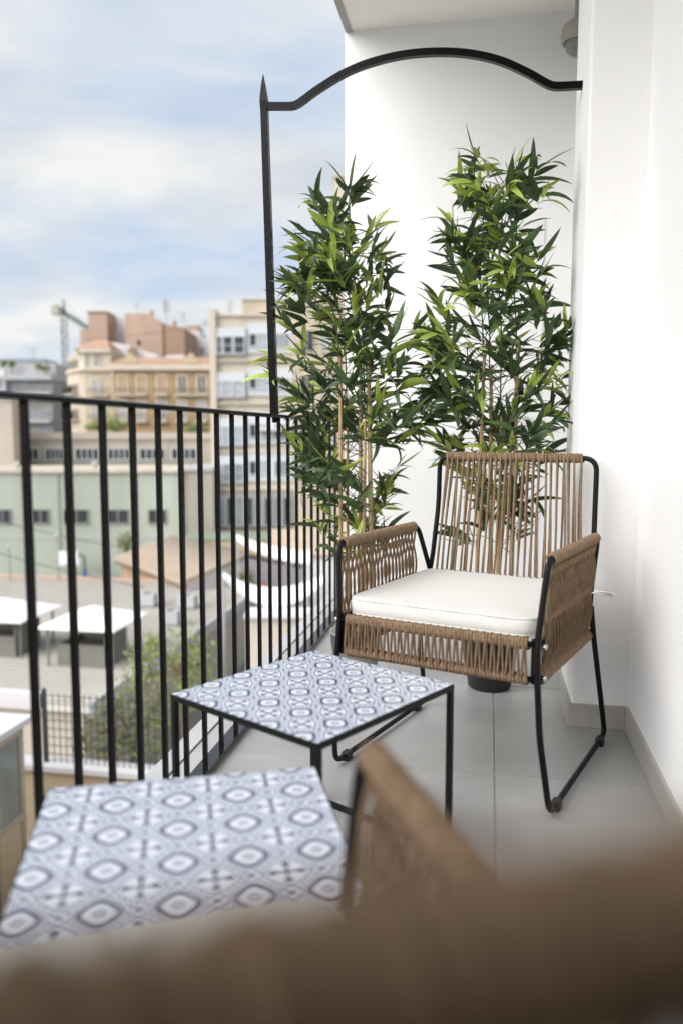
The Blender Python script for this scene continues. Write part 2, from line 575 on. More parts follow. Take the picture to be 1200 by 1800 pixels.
def ray(px, py):
    F0 = Vector((-math.sin(PSI), math.cos(PSI), 0)); R = Vector((math.cos(PSI), math.sin(PSI), 0)); Z = Vector((0, 0, 1))
    F = math.cos(PITCH) * F0 - math.sin(PITCH) * Z
    U = math.sin(PITCH) * F0 + math.cos(PITCH) * Z
    return F + R * (px - 600) / 1400 + U * (900 - py) / 1400


arc = []
for q in arc_px:
    d = ray(*q)
    arc.append(tuple(Vector((0, 0, EYE)) + d * (2.755 / d.y) - post.location))
arc = spline(arc, 5)
arc[:, 0] = np.minimum(arc[:, 0], XP + .004 - XR)
b = MB()
AV, AF = [], []
for i, p in enumerate(arc):
    t = arc[min(i + 1, len(arc) - 1)] - arc[max(i - 1, 0)]
    t /= np.linalg.norm(t)
    nrm = np.array([-t[2], 0, t[0]])
    for (a, c) in ((-.0112, -.010), (.0112, -.010), (.0112, .010), (-.0112, .010)):
        AV.append(p + nrm * a + np.array([0, c, 0]))
    if i:
        for k in range(4):
            AF.append((4 * i - 4 + k, 4 * i - 4 + (k + 1) % 4, 4 * i + (k + 1) % 4, 4 * i + k))
AF += [(3, 2, 1, 0), tuple(4 * (len(arc) - 1) + k for k in range(4))]
b.add(AV, AF).build('arch', 'black_iron', post)
MB().lathe([(.007, -.03), (.009, -.026), (.009, -.012)], 8).build('bolt', 'black_iron', post)
tag(post, 'black iron post with spiked tip and curved arch reaching the white pillar', 'railing post')


# ------------------------------------------------------------------ side tables
def make_table(loc, rz, label):
    L, W, H = .415, .44, .386
    t = empty('side_table', (*loc, 0), rz)
    tag(t, label, 'side table', 'pair of tile topped side tables')
    r = .0062
    top = bx('table_top', 'tile_print', t, 2 * r - .010, L - 2 * r + .010, 2 * r - .010, W - 2 * r + .010, H - .012, H + .0008)
    fr = MB()
    fr.box(0, L, 0, .0022, H - .013, H); fr.box(0, L, W - .0022, W, H - .013, H)
    fr.box(0, .0022, .0022, W - .0022, H - .013, H); fr.box(L - .0022, L, .0022, W - .0022, H - .013, H)
    fr.build('top_frame', 'black_tube', t)
    for (x, y) in ((0, 0), (L - 2 * r, 0), (0, W - 2 * r), (L - 2 * r, W - 2 * r)):
        bx('leg', 'black_tube', t, x, x + 2 * r, y, y + 2 * r, .0006, H - .0132, bevel=.001)
    for (x0, x1, y0, y1) in ((2 * r, L - 2 * r, W - 2 * r, W), (0, 2 * r, 2 * r, W - 2 * r), (L - 2 * r, L, 2 * r, W - 2 * r)):
        bx('floor_bar', 'black_tube', t, x0, x1, y0 + .0004, y1 - .0004, .001, .0125)
    return t


# far table: near edge runs from (-.645,1.526) to (-.289,1.319)
make_table((-.645, 1.526), math.radians(-30.0), 'small blue and white tile topped table in front of the rope armchair with white cushion')
a1 = math.radians(21.8)
bl = Vector((-.655, 1.072))
near_l = bl + Vector((math.sin(a1), -math.cos(a1))) * .44
make_table((near_l.x, near_l.y), a1, 'blurred near blue and white tile topped table beside the foreground armrest')


# ------------------------------------------------------------------ rope armchair
def rope_path(a, b, sag=(0, 0, 0), n=None, wob=0.):
    a, b = np.array(a, float), np.array(b, float)
    Ls = np.linalg.norm(b - a)
    n = n or max(8, int(Ls / .0045))
    t = np.linspace(0, 1, n)[:, None]
    p = a + (b - a) * t + np.array(sag) * (4 * t * (1 - t))
    if wob:
        p = p + np.array([wob, 0, 0]) * np.sin(t * RNG.uniform(5, 9) + RNG.uniform(0, 6)) * np.sin(t * math.pi)
    return p


def coil(a, b, rc, pitch, rr, per=10):
    a, b = np.array(a, float), np.array(b, float)
    L = np.linalg.norm(b - a)
    turns = max(2, int(L / pitch))
    T = (b - a) / L
    u = np.cross(T, [0, 0, 1.] if abs(T[2]) < .9 else [1., 0, 0]); u /= np.linalg.norm(u)
    v = np.cross(T, u)
    n = turns * per + 1
    t = np.linspace(0, 1, n)
    jit = np.interp(t, np.linspace(0, 1, turns + 1), [RNG.uniform(-.15, .15) * pitch for _ in range(turns + 1)])
    rj = np.interp(t, np.linspace(0, 1, turns + 1), [RNG.uniform(-.06, .10) * rr for _ in range(turns + 1)])
    ph = 2 * math.pi * turns * t
    return a + np.outer(t * L + jit, T) + ((rc + rj) * np.cos(ph))[:, None] * u + ((rc + rj) * np.sin(ph))[:, None] * v


def make_chair():
    """local frame: y forward (0 = rear foot), x sideways, z up."""
    c = empty('rope_armchair')
    TR = .0078
    RR = .0040
    for s in (-1, 1):
        side = spline([(s * .284, .130, .631), (s * .284, .30, .632), (s * .284, .560, .633)], 6)
        arm = smooth_path([(s * .255, .056, .452), (s * .284, .112, .632), (s * .284, .612, .632), (s * .268, .634, .433), (s * .272, .640, .35), (s * .283, .645, .21),
                           (s * .299, .604, .016), (s * .299, .006, .016), (s * .289, .062, .19), (s * .279, .106, .340), (s * .272, .118, .43)], 8, .035)
        fr = MB().tube(arm, TR, 10).build('side_frame', 'black_tube', c, smooth=True)
        for yy in (.07, .54):
            MB().box(s * .299 - .011, s * .299 + .011, yy - .016, yy + .016, .0005, .026).build('foot_pad', 'black_plastic', fr, bevel=.003)
        # arm: wrapped bar and crossing strands down to the seat rail
        MB().tube(coil((s * .284, .140, .632), (s * .284, .588, .632), .0112, .0078, RR, 10), RR * 1.05, 6).build('arm_wrap', 'rope', c, smooth=True)
        MB().tube([(s * .270, .125, .348), (s * .270, .63, .348)], TR * .9, 8).build('side_rail', 'black_tube', c, smooth=True)
        MB().tube([(s * .268, .125, .433), (s * .268, .63, .433)], TR * .9, 8).build('side_rail', 'black_tube', c, smooth=True)
        MB().tube(coil((s * .270, .14, .348), (s * .270, .618, .348), .0112, .0085, RR, 10), RR * 1.05, 6).build('rail_wrap', 'rope', c, smooth=True)
        NP = 20
        for k in range(NP):
            y0 = .148 + (.583 - .148) * k / (NP - 1)
            y1 = .150 + (.608 - .150) * k / (NP - 1)
            for q in (0, 1):
                z = np.linspace(.632, .350, 62)
                t = (.632 - z) / (.632 - .350)
                x = s * (.284 + (.270 - .284) * t)
                sw = (-1) ** q
                off = sw * .0098 * np.sin(t * math.pi * 2.5 + .6 + .25 * math.sin(k)) + RNG.uniform(-.0015, .0015)
                dep = sw * .0065 * np.cos(t * math.pi * 2.5 + .6) + s * .0
                dep = np.where(t < .06, sw * .0065 + 0 * t, dep)
                pth = np.stack([x + dep, y0 + (y1 - y0) * t + off, z], 1)
                MB().tube(pth, RR, 7, lobes=2, twist=420, depth=.25, cap=False).build('rope_strand', 'rope', c, smooth=True)
        # corner bracket with bolts
        bk = MB().box(s * .262 - .010, s * .262 + .010, .616, .630, .336, .446).build('corner_bracket', 'black_tube', c, bevel=.003)
        for zz in (.352, .428):
            MB().lathe([(.0035, -.004), (.0068, -.004), (.0068, .004), (.003, .006)], 10).build('bolt', 'chrome', bk, smooth=True)
            bo = bk.children[-1] if bk.children else None
            bo = [o for o in bpy.data.objects if o.parent == bk][-1]
            bo.location = (s * .283, .622, zz)
            bo.rotation_euler = (0, s * math.pi / 2, 0)
    # seat rails
    for (yy, zz, tw) in ((.630, .433, 1), (.630, .348, 1), (.095, .433, 0), (.095, .348, 0)):
        MB().tube([(-.268, yy, zz), (.268, yy, zz)], TR * .9, 8).build('seat_rail', 'black_tube', c, smooth=True)
    MB().tube(coil((-.246, .630, .433), (.246, .630, .433), .0112, .0079, RR, 10), RR * 1.08, 6).build('rail_wrap', 'rope', c, smooth=True)
    MB().tube(coil((-.246, .630, .348), (.246, .630, .348), .0112, .0090, RR, 10), RR * 1.12, 6).build('rail_wrap', 'rope', c, smooth=True)
    NF = 26
    for k in range(NF):
        x = -.240 + .480 * k / (NF - 1)
        for q in (-1, 1):
            t = np.linspace(0, 1, 20)
            xx = x + q * (.0015 + .0058 * t ** 1.5) + RNG.uniform(-.001, .001)
            yy = .6415 + .002 * np.sin(t * math.pi) * q
            zz = .440 - .098 * t
            MB().tube(np.stack([xx, yy + 0 * t, zz], 1), RR * 1.02, 7, lobes=2, twist=420, depth=.22, cap=False).build('skirt_strand', 'rope', c, smooth=True)
    # seat webbing under the cushion
    for k in range(24):
        x = -.235 + .47 * k / 23
        MB().tube(rope_path((x, .622, .444), (x, .10, .444), (0, 0, -.006), 14), RR, 6, cap=False).build('seat_strand', 'rope', c, smooth=True)
    # back frame: an inverted U
    bp_ = smooth_path([(-.262, .085, .43), (-.258, .050, .52), (-.252, .018, .70), (-.252, .012, .853), (.252, .012, .853), (.252, .018, .70), (.258, .050, .52), (.262, .085, .43)], 9, .042)
    MB().tube(bp_, TR, 10).build('back_frame', 'black_tube', c, smooth=True)
    MB().tube(coil((-.212, .012, .853), (.226, .012, .853), .0115, .0086, RR, 10), RR * 1.1, 6).build('back_wrap', 'rope', c, smooth=True)
    NB = 25
    for k in range(NB):
        xt = -.205 + .424 * (k + RNG.uniform(-.18, .18)) / (NB - 1)
        xb = -.236 + .47 * (k + RNG.uniform(-.12, .12)) / (NB - 1)
        for q in (0, 1):
            dx = RNG.uniform(.004, .011) * (1 if q else -1)
            yt = .012 + (.012 if q == 0 else -.011)
            pa = (xt + dx * .3, yt, .862 if q == 0 else .852)
            pb = (xb + dx, .096 + (.011 if q == 0 else -.012), .348)
            MB().tube(rope_path(pa, pb, (RNG.uniform(-.004, .004), 0, 0), wob=.0012), RR, 7, lobes=2, twist=420, depth=.26, cap=False).build('rope_strand', 'rope', c, smooth=True)
    MB().tube(coil((-.25, .096, .348), (.25, .096, .348), .0105, .0092, RR, 8), RR, 6).build('rail_wrap', 'rope', c, smooth=True)
    return c


def make_cushion():
    c = empty('seat_cushion')
    n = 22
    V, F = [], []
    hx, hy, hz = .258, .276, .0215
    # rounded box with a puffed top
    seg = 28
    prof = [(-1, .955), (-.97, .985), (-.8, .996), (0, 1.0), (.6, .999), (.88, .994), (.95, .986), (1.0, .965)]
    e = 15.0

    def ring(k, s):
        ph = 2 * math.pi * k / (seg * 4)
        cx, sy = math.cos(ph), math.sin(ph)
        r = (abs(cx) ** e + abs(sy) ** e) ** (-1 / e)
        return hx * r * cx * s, hy * r * sy * s
    m = seg * 4
    for (zz, s) in prof:
        for k in range(m):
            x, y = ring(k, s)
            wr = .0016 * math.sin(k * .9 + zz * 3) * (1 if -.8 < zz < .7 else 0)
            V.append((x + wr * (1 if abs(x) > hx * .9 else 0), y + wr * (1 if abs(y) > hy * .9 else 0), hz * zz + .002 * math.sin(5 * x + 1) * (zz > .9)))
    for i in range(len(prof) - 1):
        for k in range(m):
            F.append((i * m + k, i * m + (k + 1) % m, (i + 1) * m + (k + 1) % m, (i + 1) * m + k))
    base = (len(prof) - 1) * m
    last = base
    for s in (.8, .6, .4, .2):
        st = len(V)
        for k in range(m):
            x, y = ring(k, s)
            V.append((x, y, hz * (1.0 + .16 * (1 - s ** 2)) + .0022 * math.sin(9 * x + 2) * math.cos(7 * y)))
        for k in range(m):
            F.append((last + k, last + (k + 1) % m, st + (k + 1) % m, st + k))
        last = st
    F.append(tuple(last + k for k in range(m)))
    F.append(tuple(range(m))[::-1])
    MB().add(V, F).build('cushion_body', 'cushion', c, smooth=True)
    for zz, s in ((hz * .93, .992), (-hz * .95, .988)):
        MB().tube([(*ring(k, s), zz) for k in range(m)], .0030, 6, closed=True).build('piping', 'cushion', c, smooth=True)
    for sx in (-1, 1):
        kn = MB()
        p0 = np.array((sx * .246, -.265, -.004))
        kn.tube(spline([p0, p0 + (sx * .020, -.010, .006), p0 + (sx * .034, .004, .003), p0 + (sx * .020, .014, 0)], 5), .0040, 6, flat=.5)
        kn.tube(spline([p0 + (sx * .028, 0, .003), p0 + (sx * .05, .012, .006), p0 + (sx * .078, .030, .008), p0 + (sx * .098, .040, .005)], 5), .0062, 6, flat=.45)
        kn.tube(spline([p0 + (sx * .028, 0, .001), p0 + (sx * .05, .014, .0), p0 + (sx * .075, .026, .001), p0 + (sx * .090, .046, .004)], 5), .0056, 6, flat=.45)
        kn.build('tie_ribbon', 'cushion', c, smooth=True)
    return c


TH1 = math.radians(-19.9)
chair1 = make_chair()
fw1 = Vector((math.sin(TH1), -math.cos(TH1), 0))
o1 = Vector((-.017, 2.293, 0)) - fw1 * .29
chair1.location = o1
chair1.rotation_euler = (0, 0, TH1 + math.pi)
tag(chair1, 'tan rope armchair with black sled frame standing by the bamboo plants', 'armchair', 'pair of rope armchairs')
cush1 = make_cushion()
cush1.location = o1 + fw1 * .343 + Vector((0, 0, .4665))
cush1.rotation_euler = (0, 0, TH1 + math.pi)
tag(cush1, 'white piped seat cushion on the armchair by the bamboo plants', 'cushion', 'seat cushions')

FA2 = math.radians(117)
fw2 = Vector((math.cos(FA2), math.sin(FA2), 0)); s2 = Vector((math.sin(FA2), -math.cos(FA2), 0))
o2 = Vector((-.110, .722, 0)) + fw2 * .0025 - fw2 * .61 - s2 * .284
chair2 = copy_tree(chair1)
chair2.location = o2
chair2.rotation_euler = (0, 0, FA2 - math.pi / 2)
tag(chair2, 'blurred rope armchair seen from behind, filling the foreground below the camera', 'armchair', 'pair of rope armchairs')
cush2 = copy_tree(cush1)
cush2.location = o2 + fw2 * .343 + Vector((0, 0, .4665))
cush2.rotation_euler = (0, 0, FA2 - math.pi / 2)
tag(cush2, 'blurred pale seat cushion on the foreground armchair', 'cushion', 'seat cushions')


# ------------------------------------------------------------------ bamboo plants
def leaf_mesh(m, bend, fold, width, name='leaf'):
    """unit-length lance leaf along +y, drooping by bend; folded along the midrib."""
    n = 7
    ts = np.linspace(0, 1, n)
    V, F = [], []
    ang = 0.
    y = z = 0.
    prev = 0.
    for i, t in enumerate(ts):
        if i:
            ang = -bend * t
            y += math.cos(ang) / (n - 1); z += math.sin(ang) / (n - 1)
        w = width * (math.sin(math.pi * min(1, t ** .68)) ** .75 if 0 < t < 1 else 0.) + (.008 if t == 0 else 0)
        V += [(-w, y, z + w * fold), (0, y, z), (w, y, z + w * fold)]
    for i in range(n - 1):
        for k in (0, 1):
            F.append((3 * i + k, 3 * i + k + 1, 3 * i + 4 + k, 3 * i + 3 + k))
    return np.array(V), F


LEAF = {}
for m in ('leaf_dark', 'leaf_mid', 'leaf_light'):
    for k, (bd, fo, wd) in enumerate(((.25, .30, .096), (.6, .38, .088), (1.0, .25, .100), (-.3, .3, .084), (1.5, .33, .076))):
        v, f = leaf_mesh(m, bd, fo, wd)
        LEAF[m, k] = (MB().add(v, f).mesh('leaf', m, True), v, f)


def bamboo(name, loc, canes, prof, nclus, pot_mat, pot, label, seed, zlim=(.35, 2.0), ymax=.2, extra=()):
    rg = random.Random(seed)
    p = empty(name, (*loc, 0))
    tag(p, label, 'potted bamboo', 'artificial bamboo plants')
    rb, rt, hp = pot
    po = MB().lathe([(rb * .9, .0006), (rb, .008), (rt, hp - .012), (rt + .004, hp - .010), (rt + .004, hp), (rt - .004, hp), (rt - .008, hp - .035), (.01, hp - .036)], 32).build('pot', pot_mat, p, smooth=False)
    po.data.polygons.foreach_set('use_smooth', [len(q.vertices) == 4 for q in po.data.polygons])
    MB().lathe([(.005, hp - .04), (rt - .009, hp - .04), (rt - .012, hp - .03), (.006, hp - .024)], 20).build('soil', 'soil', po)
    axes = []
    pz = [q[0] for q in prof]

    def stem_dx(z):
        c = np.interp(z, pz, [(q[1] + q[2]) / 2 for q in prof])
        return float(c) * min(1, max(0, (z - .9) / .5))
    for (x, y, top, r) in canes:
        lean = (rg.uniform(-.02, .02), rg.uniform(-.015, .015))
        pts, rad = [], []
        z = hp - .05
        node = z + .12
        while z < top:
            t = (z - hp) / (top - hp)
            pts.append((x + lean[0] * t, y + lean[1] * t, z)); rad.append(r * (1 - .35 * t))
            z += .012
            if z >= node:
                for dz, k in ((0, 1.0), (.003, 1.16), (.006, 1.0)):
                    pts.append((x + lean[0] * t, y + lean[1] * t, z + dz)); rad.append(r * k * (1 - .35 * t))
                z += .012
                node += rg.uniform(.17, .24)
        MB().tube(pts, rad, 9).build('cane', 'cane', p, smooth=True)
        axes.append((x, y, top, lean))
    STEM = lambda ax, z: (ax[0] + ax[3][0] + stem_dx(z), ax[1] + ax[3][1])
    tw = MB()
    for ax in axes:
        zz = np.arange(ax[2] - .05, prof[-1][0] - rg.uniform(.0, .18), .08)
        if len(zz) > 2:
            tw.tube(spline([(*STEM(ax, z_), z_) for z_ in zz], 3), .0028, 6, cap=False)
    leaves = []

    def cluster(o, d, size, nl, light):
        d = np.array(d); d = d / np.linalg.norm(d)
        side = np.cross(d, [0, 0, 1.]); side /= np.linalg.norm(side) + 1e-9
        upv = np.cross(side, d)
        for i in range(nl):
            back = rg.uniform(0, .08) if i else 0
            a = rg.uniform(-1.25, 1.25); b_ = rg.uniform(-.75, .65)
            dd = d * math.cos(a) + side * math.sin(a) + upv * b_ * .8 + np.array([0, 0, rg.uniform(-.30, .28)])
            dd /= np.linalg.norm(dd)
            L = size * rg.uniform(.75, 1.3)
            if light and rg.random() < .5:
                mm = 'leaf_light'
            else:
                mm = 'leaf_dark' if rg.random() < .62 else 'leaf_mid'
            leaves.append((np.array(o) - d * back, dd, L, mm, rg.randrange(5), rg.uniform(-1.25, 1.25)))

    def env(z):
        return np.interp(z, [q[0] for q in prof], [q[1] for q in prof]), np.interp(z, [q[0] for q in prof], [q[2] for q in prof])
    zs = sorted(rg.choices([q[0] for q in prof], k=1))
    zz_lo, zz_hi = prof[0][0], prof[-1][0]
    cnt = 0
    while cnt < nclus:
        z = rg.uniform(zz_lo, zz_hi)
        l, r_ = env(z)
        dens = np.interp(z, [q[0] for q in prof], [q[3] for q in prof])
        if rg.random() > dens:
            continue
        cnt += 1
        ax = rg.choice(axes)
        tx = rg.uniform(l, r_)
        ty = rg.uniform(-.17, ymax)
        if tx * tx / max(l * l, r_ * r_) + ty * ty / .035 > 1.25:
            ty *= .45
        z_s = max(hp + .1, z - rg.uniform(.03, .13))
        st = np.array((*STEM(ax, z_s), z_s))
        en = np.array((tx, ty, z))
        mid = st * .5 + en * .5 + np.array((0, 0, rg.uniform(-.01, .05)))
        pth = spline([st, mid, en], 5)
        tw.tube(pth, np.linspace(.0017, .0009, len(pth)), 5, cap=False)
        out = en - np.array((ax[0], ax[1], z - .14))
        light = rg.random() < .52
        cluster(en, out + np.array([rg.uniform(-.1, .1), rg.uniform(-.1, .1), rg.uniform(-.02, .16)]), rg.uniform(.096, .124), rg.randint(7, 9), light)
    for (st, en, nl) in extra:
        pth = spline([st, (np.array(st) + np.array(en)) / 2 + np.array((0, 0, .02)), en], 5)
        tw.tube(pth, np.linspace(.0025, .0012, len(pth)), 5, cap=False)
        cluster(en, np.array(en) - np.array(st), .11, nl, True)
        cluster(pth[-4], np.array(en) - np.array(st) + np.array((0, 0, .1)), .09, nl - 1, False)
    tw.build('twig_spray', 'twig', p, smooth=True)
    # nearest leaves are single parts, the rest one mass
    cam_l = np.array((-loc[0], -loc[1], EYE))
    leaves = [q for q in leaves if q[0][2] > hp * .5]
    leaves.sort(key=lambda q: np.linalg.norm(q[0] + q[1] * q[2] * .5 - cam_l) - 2 * q[2])
    rest = {}
    for i, (o, d, L, mm, k, roll) in enumerate(leaves):
        dv = Vector(d)
        zax = Vector((0, 0, 1)) - dv * dv.z
        if zax.length < .05: zax = Vector((0, -1, 0)) - dv * (-dv.y)
        zax.normalize()
        xax = dv.cross(zax)
        Mx = Matrix((xax, dv, zax)).transposed().to_4x4()
        Mx = Matrix.Translation(Vector(o)) @ Mx @ Matrix.Rotation(roll, 4, 'Y') @ Matrix.Scale(L, 4)
        if i < 300:
            lo = bpy.data.objects.new('leaf', LEAF[mm, k][0])
            COL.objects.link(lo)
            lo.parent = p
            lo.matrix_local = Mx
        else:
            v, f = LEAF[mm, k][1:]
            A = np.array(Mx)
            rest.setdefault(mm, MB()).add(v @ A[:3, :3].T + A[:3, 3], f)
    for mm, q in rest.items():
        tag(q.build('inner_foliage', mm, p, smooth=True), kind='stuff')
    return p


# (height, left reach, right reach, density)
PROF_L = [(.50, -.16, .06, .35), (.62, -.16, .14, .45), (.78, -.16, .19, .6), (.92, -.22, .22, .9), (1.05, -.29, .27, 1), (1.18, -.30, .28, 1), (1.30, -.25, .22, 1), (1.45, -.24, .14, .95), (1.58, -.22, .10, .9), (1.68, -.19, .05, .7), (1.77, -.15, .0, .5)]
bamboo('bamboo_plant', (-.475, 2.86), [(-.050, -.03, 1.22, .0085), (.012, .02, 1.22, .0095), (.030, -.02, .98, .0085), (.062, -.01, 1.20, .0105), (-.035, .02, .98, .008)], PROF_L, 150, 'pot_steel', (.075, .095, .20),
       'left bamboo plant beside the railing, in a silver pot, with tan canes', 11, extra=[((-.05, -.02, .93), (-.285, -.07, 1.13), 6), ((-.06, -.02, 1.1), (-.25, -.09, 1.33), 6), ((-.05, -.02, .7), (-.21, -.06, .88), 6), ((.05, 0, .8), (.16, -.06, 1.0), 6)])
PROF_R = [(.55, -.12, .14, .35), (.75, -.14, .16, .45), (.90, -.24, .20, .75), (1.04, -.28, .24, 1), (1.18, -.28, .26, 1), (1.30, -.25, .23, 1), (1.45, -.18, .14, .95), (1.60, -.17, .14, .9), (1.74, -.17, .15, .85), (1.87, -.12, .12, .6)]
bamboo('bamboo_plant', (.015, 2.90), [(-.055, -.02, 1.25, .0085), (.0, .02, 1.18, .0095), (.068, -.01, 1.26, .0100), (.022, -.03, 1.0, .0085)], PROF_R, 162, 'pot_black', (.078, .098, .21),
       'taller right bamboo plant in a black pot behind the rope armchair', 23, extra=[((.06, 0, .95), (.235, -.05, 1.28), 6), ((-.05, 0, .8), (-.20, -.06, .90), 6)])


# ------------------------------------------------------------------ the town
ZG = -13.1
gnd = MB().add([(-2500, -2500, ZG), (2500, -2500, ZG), (2500, 3500, ZG), (-2500, 3500, ZG)], [(0, 1, 2, 3)]).build('ground', 'ground')
tag(gnd, kind='structure')
F0 = Vector((-math.sin(PSI), math.cos(PSI), 0)); R0 = Vector((math.cos(PSI), math.sin(PSI), 0))


def lz(px, py, D):
    d = ray(px, py)
    k = D / d.dot(F0)
    return d.dot(R0) * k, EYE + d.z * k


class Bld:
    """a building facing the terrace at horizontal distance D; sizes worked out from the sight lines."""
    def __init__(self, name, px, D, label, cat='building', group=None, turn=0.):
        self.D = D
        self.lc = lz(px, 760, D)[0]
        loc = R0 * self.lc + F0 * D
        self.o = empty(name, (loc.x, loc.y, ZG), PSI + turn)
        tag(self.o, label, cat, group)

    def xz(self, px, py):
        a, z = lz(px, py, self.D)
        return a - self.lc, z - ZG

    def box(self, name, m, px0, px1, py0, py1, y0=0., y1=8., parent=None, bottom=None):
        pm = (py0 + (py1 if py1 else py0)) / 2
        x0, x1 = self.xz(px0, pm)[0], self.xz(px1, pm)[0]
        z1 = self.xz(px0, py0)[1]
        z0 = self.xz(px0, py1)[1] if py1 else 0.
        return bx(name, m, parent or self.o, x0, x1, y0, y1, z0, z1)

    def win(self, px0, px1, py0, py1, y=0., glass='glass_dark', frame='window_white', cols=2, fw=.09, parent=None, name='window', rows=1):
        pm = (py0 + py1) / 2
        x0, x1 = self.xz(px0, pm)[0], self.xz(px1, pm)[0]
        z1, z0 = self.xz(px0, py0)[1], self.xz(px0, py1)[1]
        fr = MB()
        fr.box(x0 - fw, x1 + fw, y - .10, y, z1, z1 + fw); fr.box(x0 - fw, x1 + fw, y - .14, y, z0 - fw, z0)
        fr.box(x0 - fw, x0, y - .10, y, z0, z1); fr.box(x1, x1 + fw, y - .10, y, z0, z1)
        for c in range(1, cols):
            xc = x0 + (x1 - x0) * c / cols
            fr.box(xc - fw * .4, xc + fw * .4, y - .07, y, z0, z1)
        for c in range(1, rows):
            zc = z0 + (z1 - z0) * c / rows
            fr.box(x0, x1, y - .06, y, zc - fw * .4, zc + fw * .4)
        w = fr.build(name, frame, parent or self.o)
        bx('pane', glass, w, x0, x1, y - .03, y - .01, z0, z1)
        return w

    def balcony(self, px0, px1, pytop, pybot, y=0., dep=.8, parent=None):
        pm = (pytop + pybot) / 2
        x0, x1 = self.xz(px0, pm)[0], self.xz(px1, pm)[0]
        z1, z0 = self.xz(px0, pytop)[1], self.xz(px0, pybot)[1]
        sl = bx('balcony', 'cream_trim', parent or self.o, x0, x1, y - dep, y, z0 - .18, z0)
        r = MB()
        r.box(x0, x1, y - dep, y - dep + .05, z1 - .06, z1)
        n = max(4, int((x1 - x0) / .16))
        for k in range(n + 1):
            xx = x0 + (x1 - x0) * k / n
            r.box(xx - .015, xx + .015, y - dep + .01, y - dep + .04, z0, z1 - .06)
        for xx in (x0, x1 - .04):
            r.box(xx, xx + .04, y - dep + .05, y, z1 - .06, z1)
        r.build('railing', 'dark_frame', sl)
        return sl


def foliage(name, centers, size, n, m, parent, seed):
    rg = np.random.default_rng(seed)
    V, F = [], []
    for (c, rad) in centers:
        c, rad = np.array(c), np.array(rad)
        for _ in range(n):
            d = rg.normal(size=3); d /= np.linalg.norm(d)
            p = c + rad * d * rg.uniform(.35, 1.05)
            a, b_ = rg.normal(size=3), rg.normal(size=3)
            a /= np.linalg.norm(a); b_ -= a * (a @ b_); b_ /= np.linalg.norm(b_)
            s = size * rg.uniform(.6, 1.3)
            k = len(V)
            V += [p - a * s, p + b_ * s * .45, p + a * s, p - b_ * s * .45]
            F.append((k, k + 1, k + 2, k + 3))
    return MB().add(V, F).build(name, m, parent)


# green-walled hall across the yard
g = Bld('green_hall', 160, 72, 'long pale green windowless hall with a row of small vents across the yard')
g.box('wall', 'green_wall', -260, 318, 831, 0, 0, 9)
g.box('roof_edge', 'cream_pale', -262, 319, 825, 831, -.25, 9.1)
g.box('side_wing', 'beige_low', 318.2, 374, 828, 0, .4, 9)
g.box('side_cap', 'grey_pale', 317.5, 375, 822, 828, .2, 9.1)
g.box('plinth_band', 'grey_pale', -260, 318, 943, 946, -.05, -.001)
for (a, b_) in ((-50, -16), (-10, 19), (58, 86), (115, 155), (190, 226), (263, 292)):
    g.win(a, b_, 897, 919, glass='glass_dark', frame='grey_wall', cols=2, fw=.12)
for x in (104, 239):
    g.box('downpipe', 'green_wall', x, x + 2.5, 832, 1035, -.12, -.001)
for x in (28, 165):
    xx, zz = g.xz(x, 820)
    MB().lathe([(.08, -.45), (.08, 0), (.3, .02), (.34, .25), (.2, .4), (.03, .45)], 10, (xx, .5, zz)).build('roof_vent', 'grey_pale', g.o, smooth=True)

# long low beige block with a row of windows
lb = Bld('low_block', 190, 84, 'long low beige block with a row of grouped windows above the green hall')
lb.box('wall', 'beige_low', 20, 371, 772, 0, 0, 9)
lb.box('parapet', 'beige_plain', 19, 371, 760, 772, -.2, 9)
lb.box('ledge', 'grey_wall', 20, 371, 820, 823, -.25, -.001)
for (a, b_) in ((28, 68), (82, 113), (134, 174), (191, 229), (247, 290), (303, 345)):
    lb.win(a, b_, 789, 807, glass='glass_dark', frame='window_white', cols=4, fw=.12)

# plain beige wall at the left edge
pb = Bld('plain_block', -60, 79, 'plain beige blank wall at the left edge behind the railing')
pb.box('wall', 'beige_plain', -260, 21, 704, 0, 0, 3)
pb.box('coping', 'cream_trim', -262, 22, 700, 704, -.15, 3.1)

# grey modern block at the left
gm = Bld('grey_block', 20, 125, 'grey modern apartment block with glazed terraces at the left edge')
gm.box('wall', 'grey_wall', -150, 92, 668, 0, 0, 10)
gm.box('slab', 'grey_pale', -152, 94, 660, 668, -1.0, 10)
gm.box('setback', 'grey_pale', -150, 86, 636, 660, 3, 10)
gm.box('roof_glass', 'glass_grey', -100, 66, 628, 636, 3, 9)
gm.box('white_bay', 'white_wall', -20, 13, 650, 690, -.8, -.001)
for (a, b_, t, q) in ((17, 37, 661.5, 681), (38, 62, 662, 672), (72, 92, 672, 688), (72, 90, 715, 732), (63, 70, 718, 730), (70, 92, 742, 758), (-8, 8, 660, 676)):
    gm.win(a, b_, t + 7, q + 6, -.82 if b_ < 10 else 0, glass='glass_grey', frame='grey_pale', cols=2)
for (t) in (690, 738):
    gm.box('balcony_band', 'grey_pale', 30, 93, t, t + 5, -1.2, -.001)
